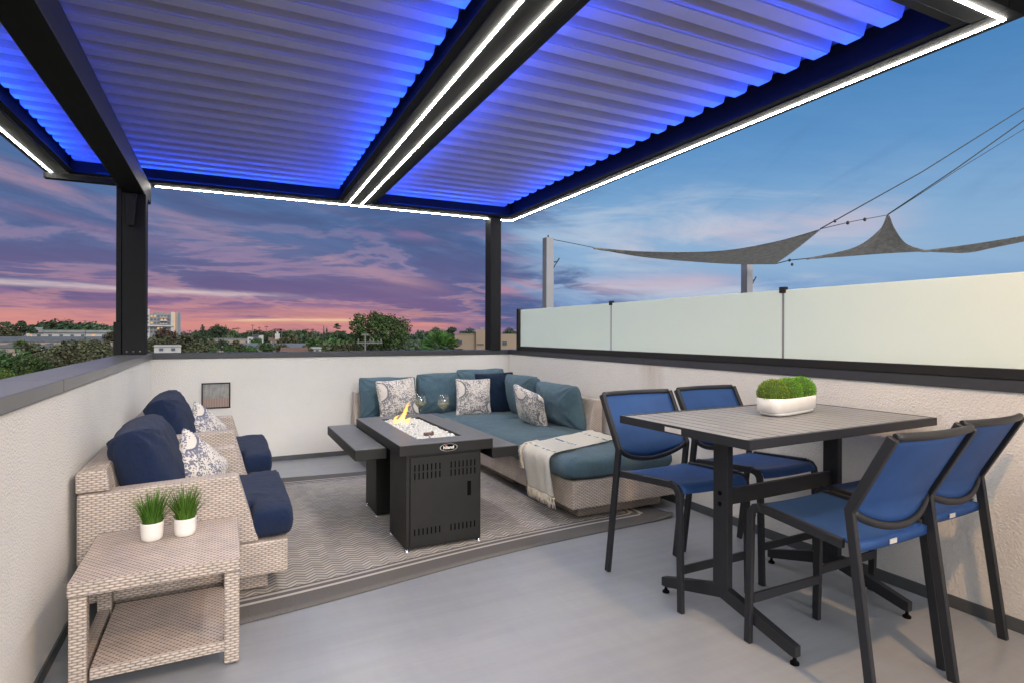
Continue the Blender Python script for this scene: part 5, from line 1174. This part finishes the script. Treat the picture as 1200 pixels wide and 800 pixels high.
# broken clouds on a flat deck, so that they crowd together towards the horizon
zz = A('ADD', s.outputs['Z'], .07); pxy = vec(A('DIVIDE', s.outputs['X'], zz), A('DIVIDE', s.outputs['Y'], zz), 3.7)
nc = nd(nt, 'ShaderNodeTexNoise'); nc.inputs['Scale'].default_value = .62; nc.inputs['Detail'].default_value = 10; nc.inputs['Roughness'].default_value = .6; nc.inputs['Distortion'].default_value = .35; nt.links.new(pxy, nc.inputs['Vector']); nc = nc.outputs['Fac']
body = A('MULTIPLY', A('MULTIPLY', smooth(nc, .47, .60), fl), smooth(el, .4, 2.5))
base = mixc(nt, A('MULTIPLY', body, .72), base, mixc(nt, smooth(el, 3, 9), lin((112, 92, 140)), lin((78, 92, 138))))
rim = A('MULTIPLY', A('MULTIPLY', A('MULTIPLY', smooth(nc, .40, .46), smooth(nc, .52, .47)), fl), A('MULTIPLY', smooth(el, 13, 6), smooth(el, .3, 1.5)))
base = mixc(nt, A('MULTIPLY', rim, .42), base, mixc(nt, smooth(el, 2, 7), lin((222, 160, 158)), lin((186, 152, 180))))
# long rose streak
def streak(c0, slope, wdt, col, amp, lo=.35, hi=.62, n=None, azr=None):
    g = A('DIVIDE', A('SUBTRACT', A('ADD', el, A('MULTIPLY', A('SUBTRACT', n_fine, .5), wdt * 1.6)), A('ADD', c0, A('MULTIPLY', az, slope))), wdt)
    g = A('POWER', 2.718, A('MULTIPLY', A('MULTIPLY', g, g), -1.)); f = A('MULTIPLY', A('MULTIPLY', g, smooth(n if n is not None else n_mid, lo, hi)), amp)
    if azr: f = A('MULTIPLY', f, A('MULTIPLY', smooth(az, azr[0], azr[1]), smooth(az, azr[3], azr[2])))
    global base
    base = mixc(nt, f, base, lin(col))
streak(8.6, -.215, .62, (206, 160, 172), .85, .36, .6, nc, azr=(-40, -25, 12, 22))
streak(6.7, -.17, .55, (172, 132, 168), .3, .3, .6, azr=(-40, -25, 14, 24))
streak(3.4, -.02, .22, (226, 206, 208), .85, .38, .60, n_low, azr=(-30, -20, 2, 9))
streak(1.75, -.01, .7, (226, 156, 146), .6, .36, .62, n_low, azr=(-40, -30, 12, 22))
streak(.85, .0, .65, (236, 156, 138), .8, .30, .58, n_low, azr=(-40, -30, 18, 25))
streak(1.15, .0, .16, (252, 218, 176), .9, .42, .60, n_low, azr=(-2, 2, 14, 22))
streak(9.8, -.02, .5, (150, 122, 168), .6, .4, .6, azr=(8, 14, 24, 30))
# right side: pale wisps, low slate clouds, a blush
pale = A('MULTIPLY', A('MULTIPLY', smooth(nz(.06, .30, el, off=21., dist=.7), .42, .68), smooth(el, 17, 9)), A('MULTIPLY', fr, smooth(el, 1, 4)))
base = mixc(nt, A('MULTIPLY', pale, A('MULTIPLY', smooth(az, 66, 48), .85)), base, lin((200, 212, 230)))
dk = A('MULTIPLY', A('MULTIPLY', smooth(nz(.10, .62, el, off=33., dist=.5), .46, .60), smooth(el, 9, 5)), A('MULTIPLY', smooth(az, 20, 26), smooth(az, 44, 32)))
base = mixc(nt, A('MULTIPLY', dk, .85), base, lin((72, 96, 148)))
streak(4.4, .0, .8, (196, 138, 160), .8, .35, .6, azr=(24, 26, 28, 31)); streak(6.6, .05, 1.6, (226, 204, 214), .6, .3, .6, n_big, azr=(34, 42, 56, 64)); streak(3.6, .03, .9, (214, 190, 206), .65, .3, .55, n_big, azr=(31, 36, 44, 52))
wd_ = A('MULTIPLY', smooth(nz(.07, .42, A('SUBTRACT', el, A('MULTIPLY', az, .55)), off=44., dist=.6), .52, .72), A('MULTIPLY', fr, smooth(el, 8, 13)))
base = mixc(nt, A('MULTIPLY', wd_, .22), base, lin((92, 132, 182)))
# unseen sky behind the camera, brightened as added fill light for the terrace
base = mixc(nt, 1., base, (SKYK, SKYK, SKYK), 'MULTIPLY')
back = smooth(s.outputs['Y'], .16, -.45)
base = mixc(nt, back, base, (BACK_FILL * .97, BACK_FILL * .985, BACK_FILL))
# physical dusk sky added underneath
sky = nd(nt, 'ShaderNodeTexSky', sky_type='NISHITA'); sky.sun_disc = False; sky.sun_elevation = R(SUN_EL); sky.sun_rotation = R(SUN_AZ)
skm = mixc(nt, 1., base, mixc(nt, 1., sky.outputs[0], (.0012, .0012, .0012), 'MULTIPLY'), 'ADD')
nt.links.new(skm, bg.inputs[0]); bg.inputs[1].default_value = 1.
sl = bpy.data.lights.new('sun', 'SUN'); sl.energy = SUN; sl.angle = R(SUN_ANG); sl.color = (1, .965, .93)
so = bpy.data.objects.new('sun', sl); COL.objects.link(so)
dvec = Vector((math.sin(R(SUN_AZ)) * math.cos(R(SUN_EL)), math.cos(R(SUN_AZ)) * math.cos(R(SUN_EL)), math.sin(R(SUN_EL))))
so.rotation_euler = (-dvec).to_track_quat('-Z', 'Y').to_euler()

# ------------------------------------------------------------------ render settings
sc.render.engine = 'CYCLES'; sc.cycles.use_denoising = True; sc.cycles.max_bounces = 7; sc.cycles.diffuse_bounces = 4; sc.cycles.glossy_bounces = 4; sc.cycles.transmission_bounces = 6; sc.cycles.transparent_max_bounces = 8
sc.cycles.sample_clamp_indirect = 6; sc.cycles.caustics_reflective = False; sc.cycles.caustics_refractive = False; sc.cycles.use_adaptive_sampling = True; sc.cycles.adaptive_threshold = .015
vs_ = sc.view_settings; vs_.view_transform = 'Standard'; vs_.look = 'None'; vs_.exposure = EXPO; vs_.gamma = 1
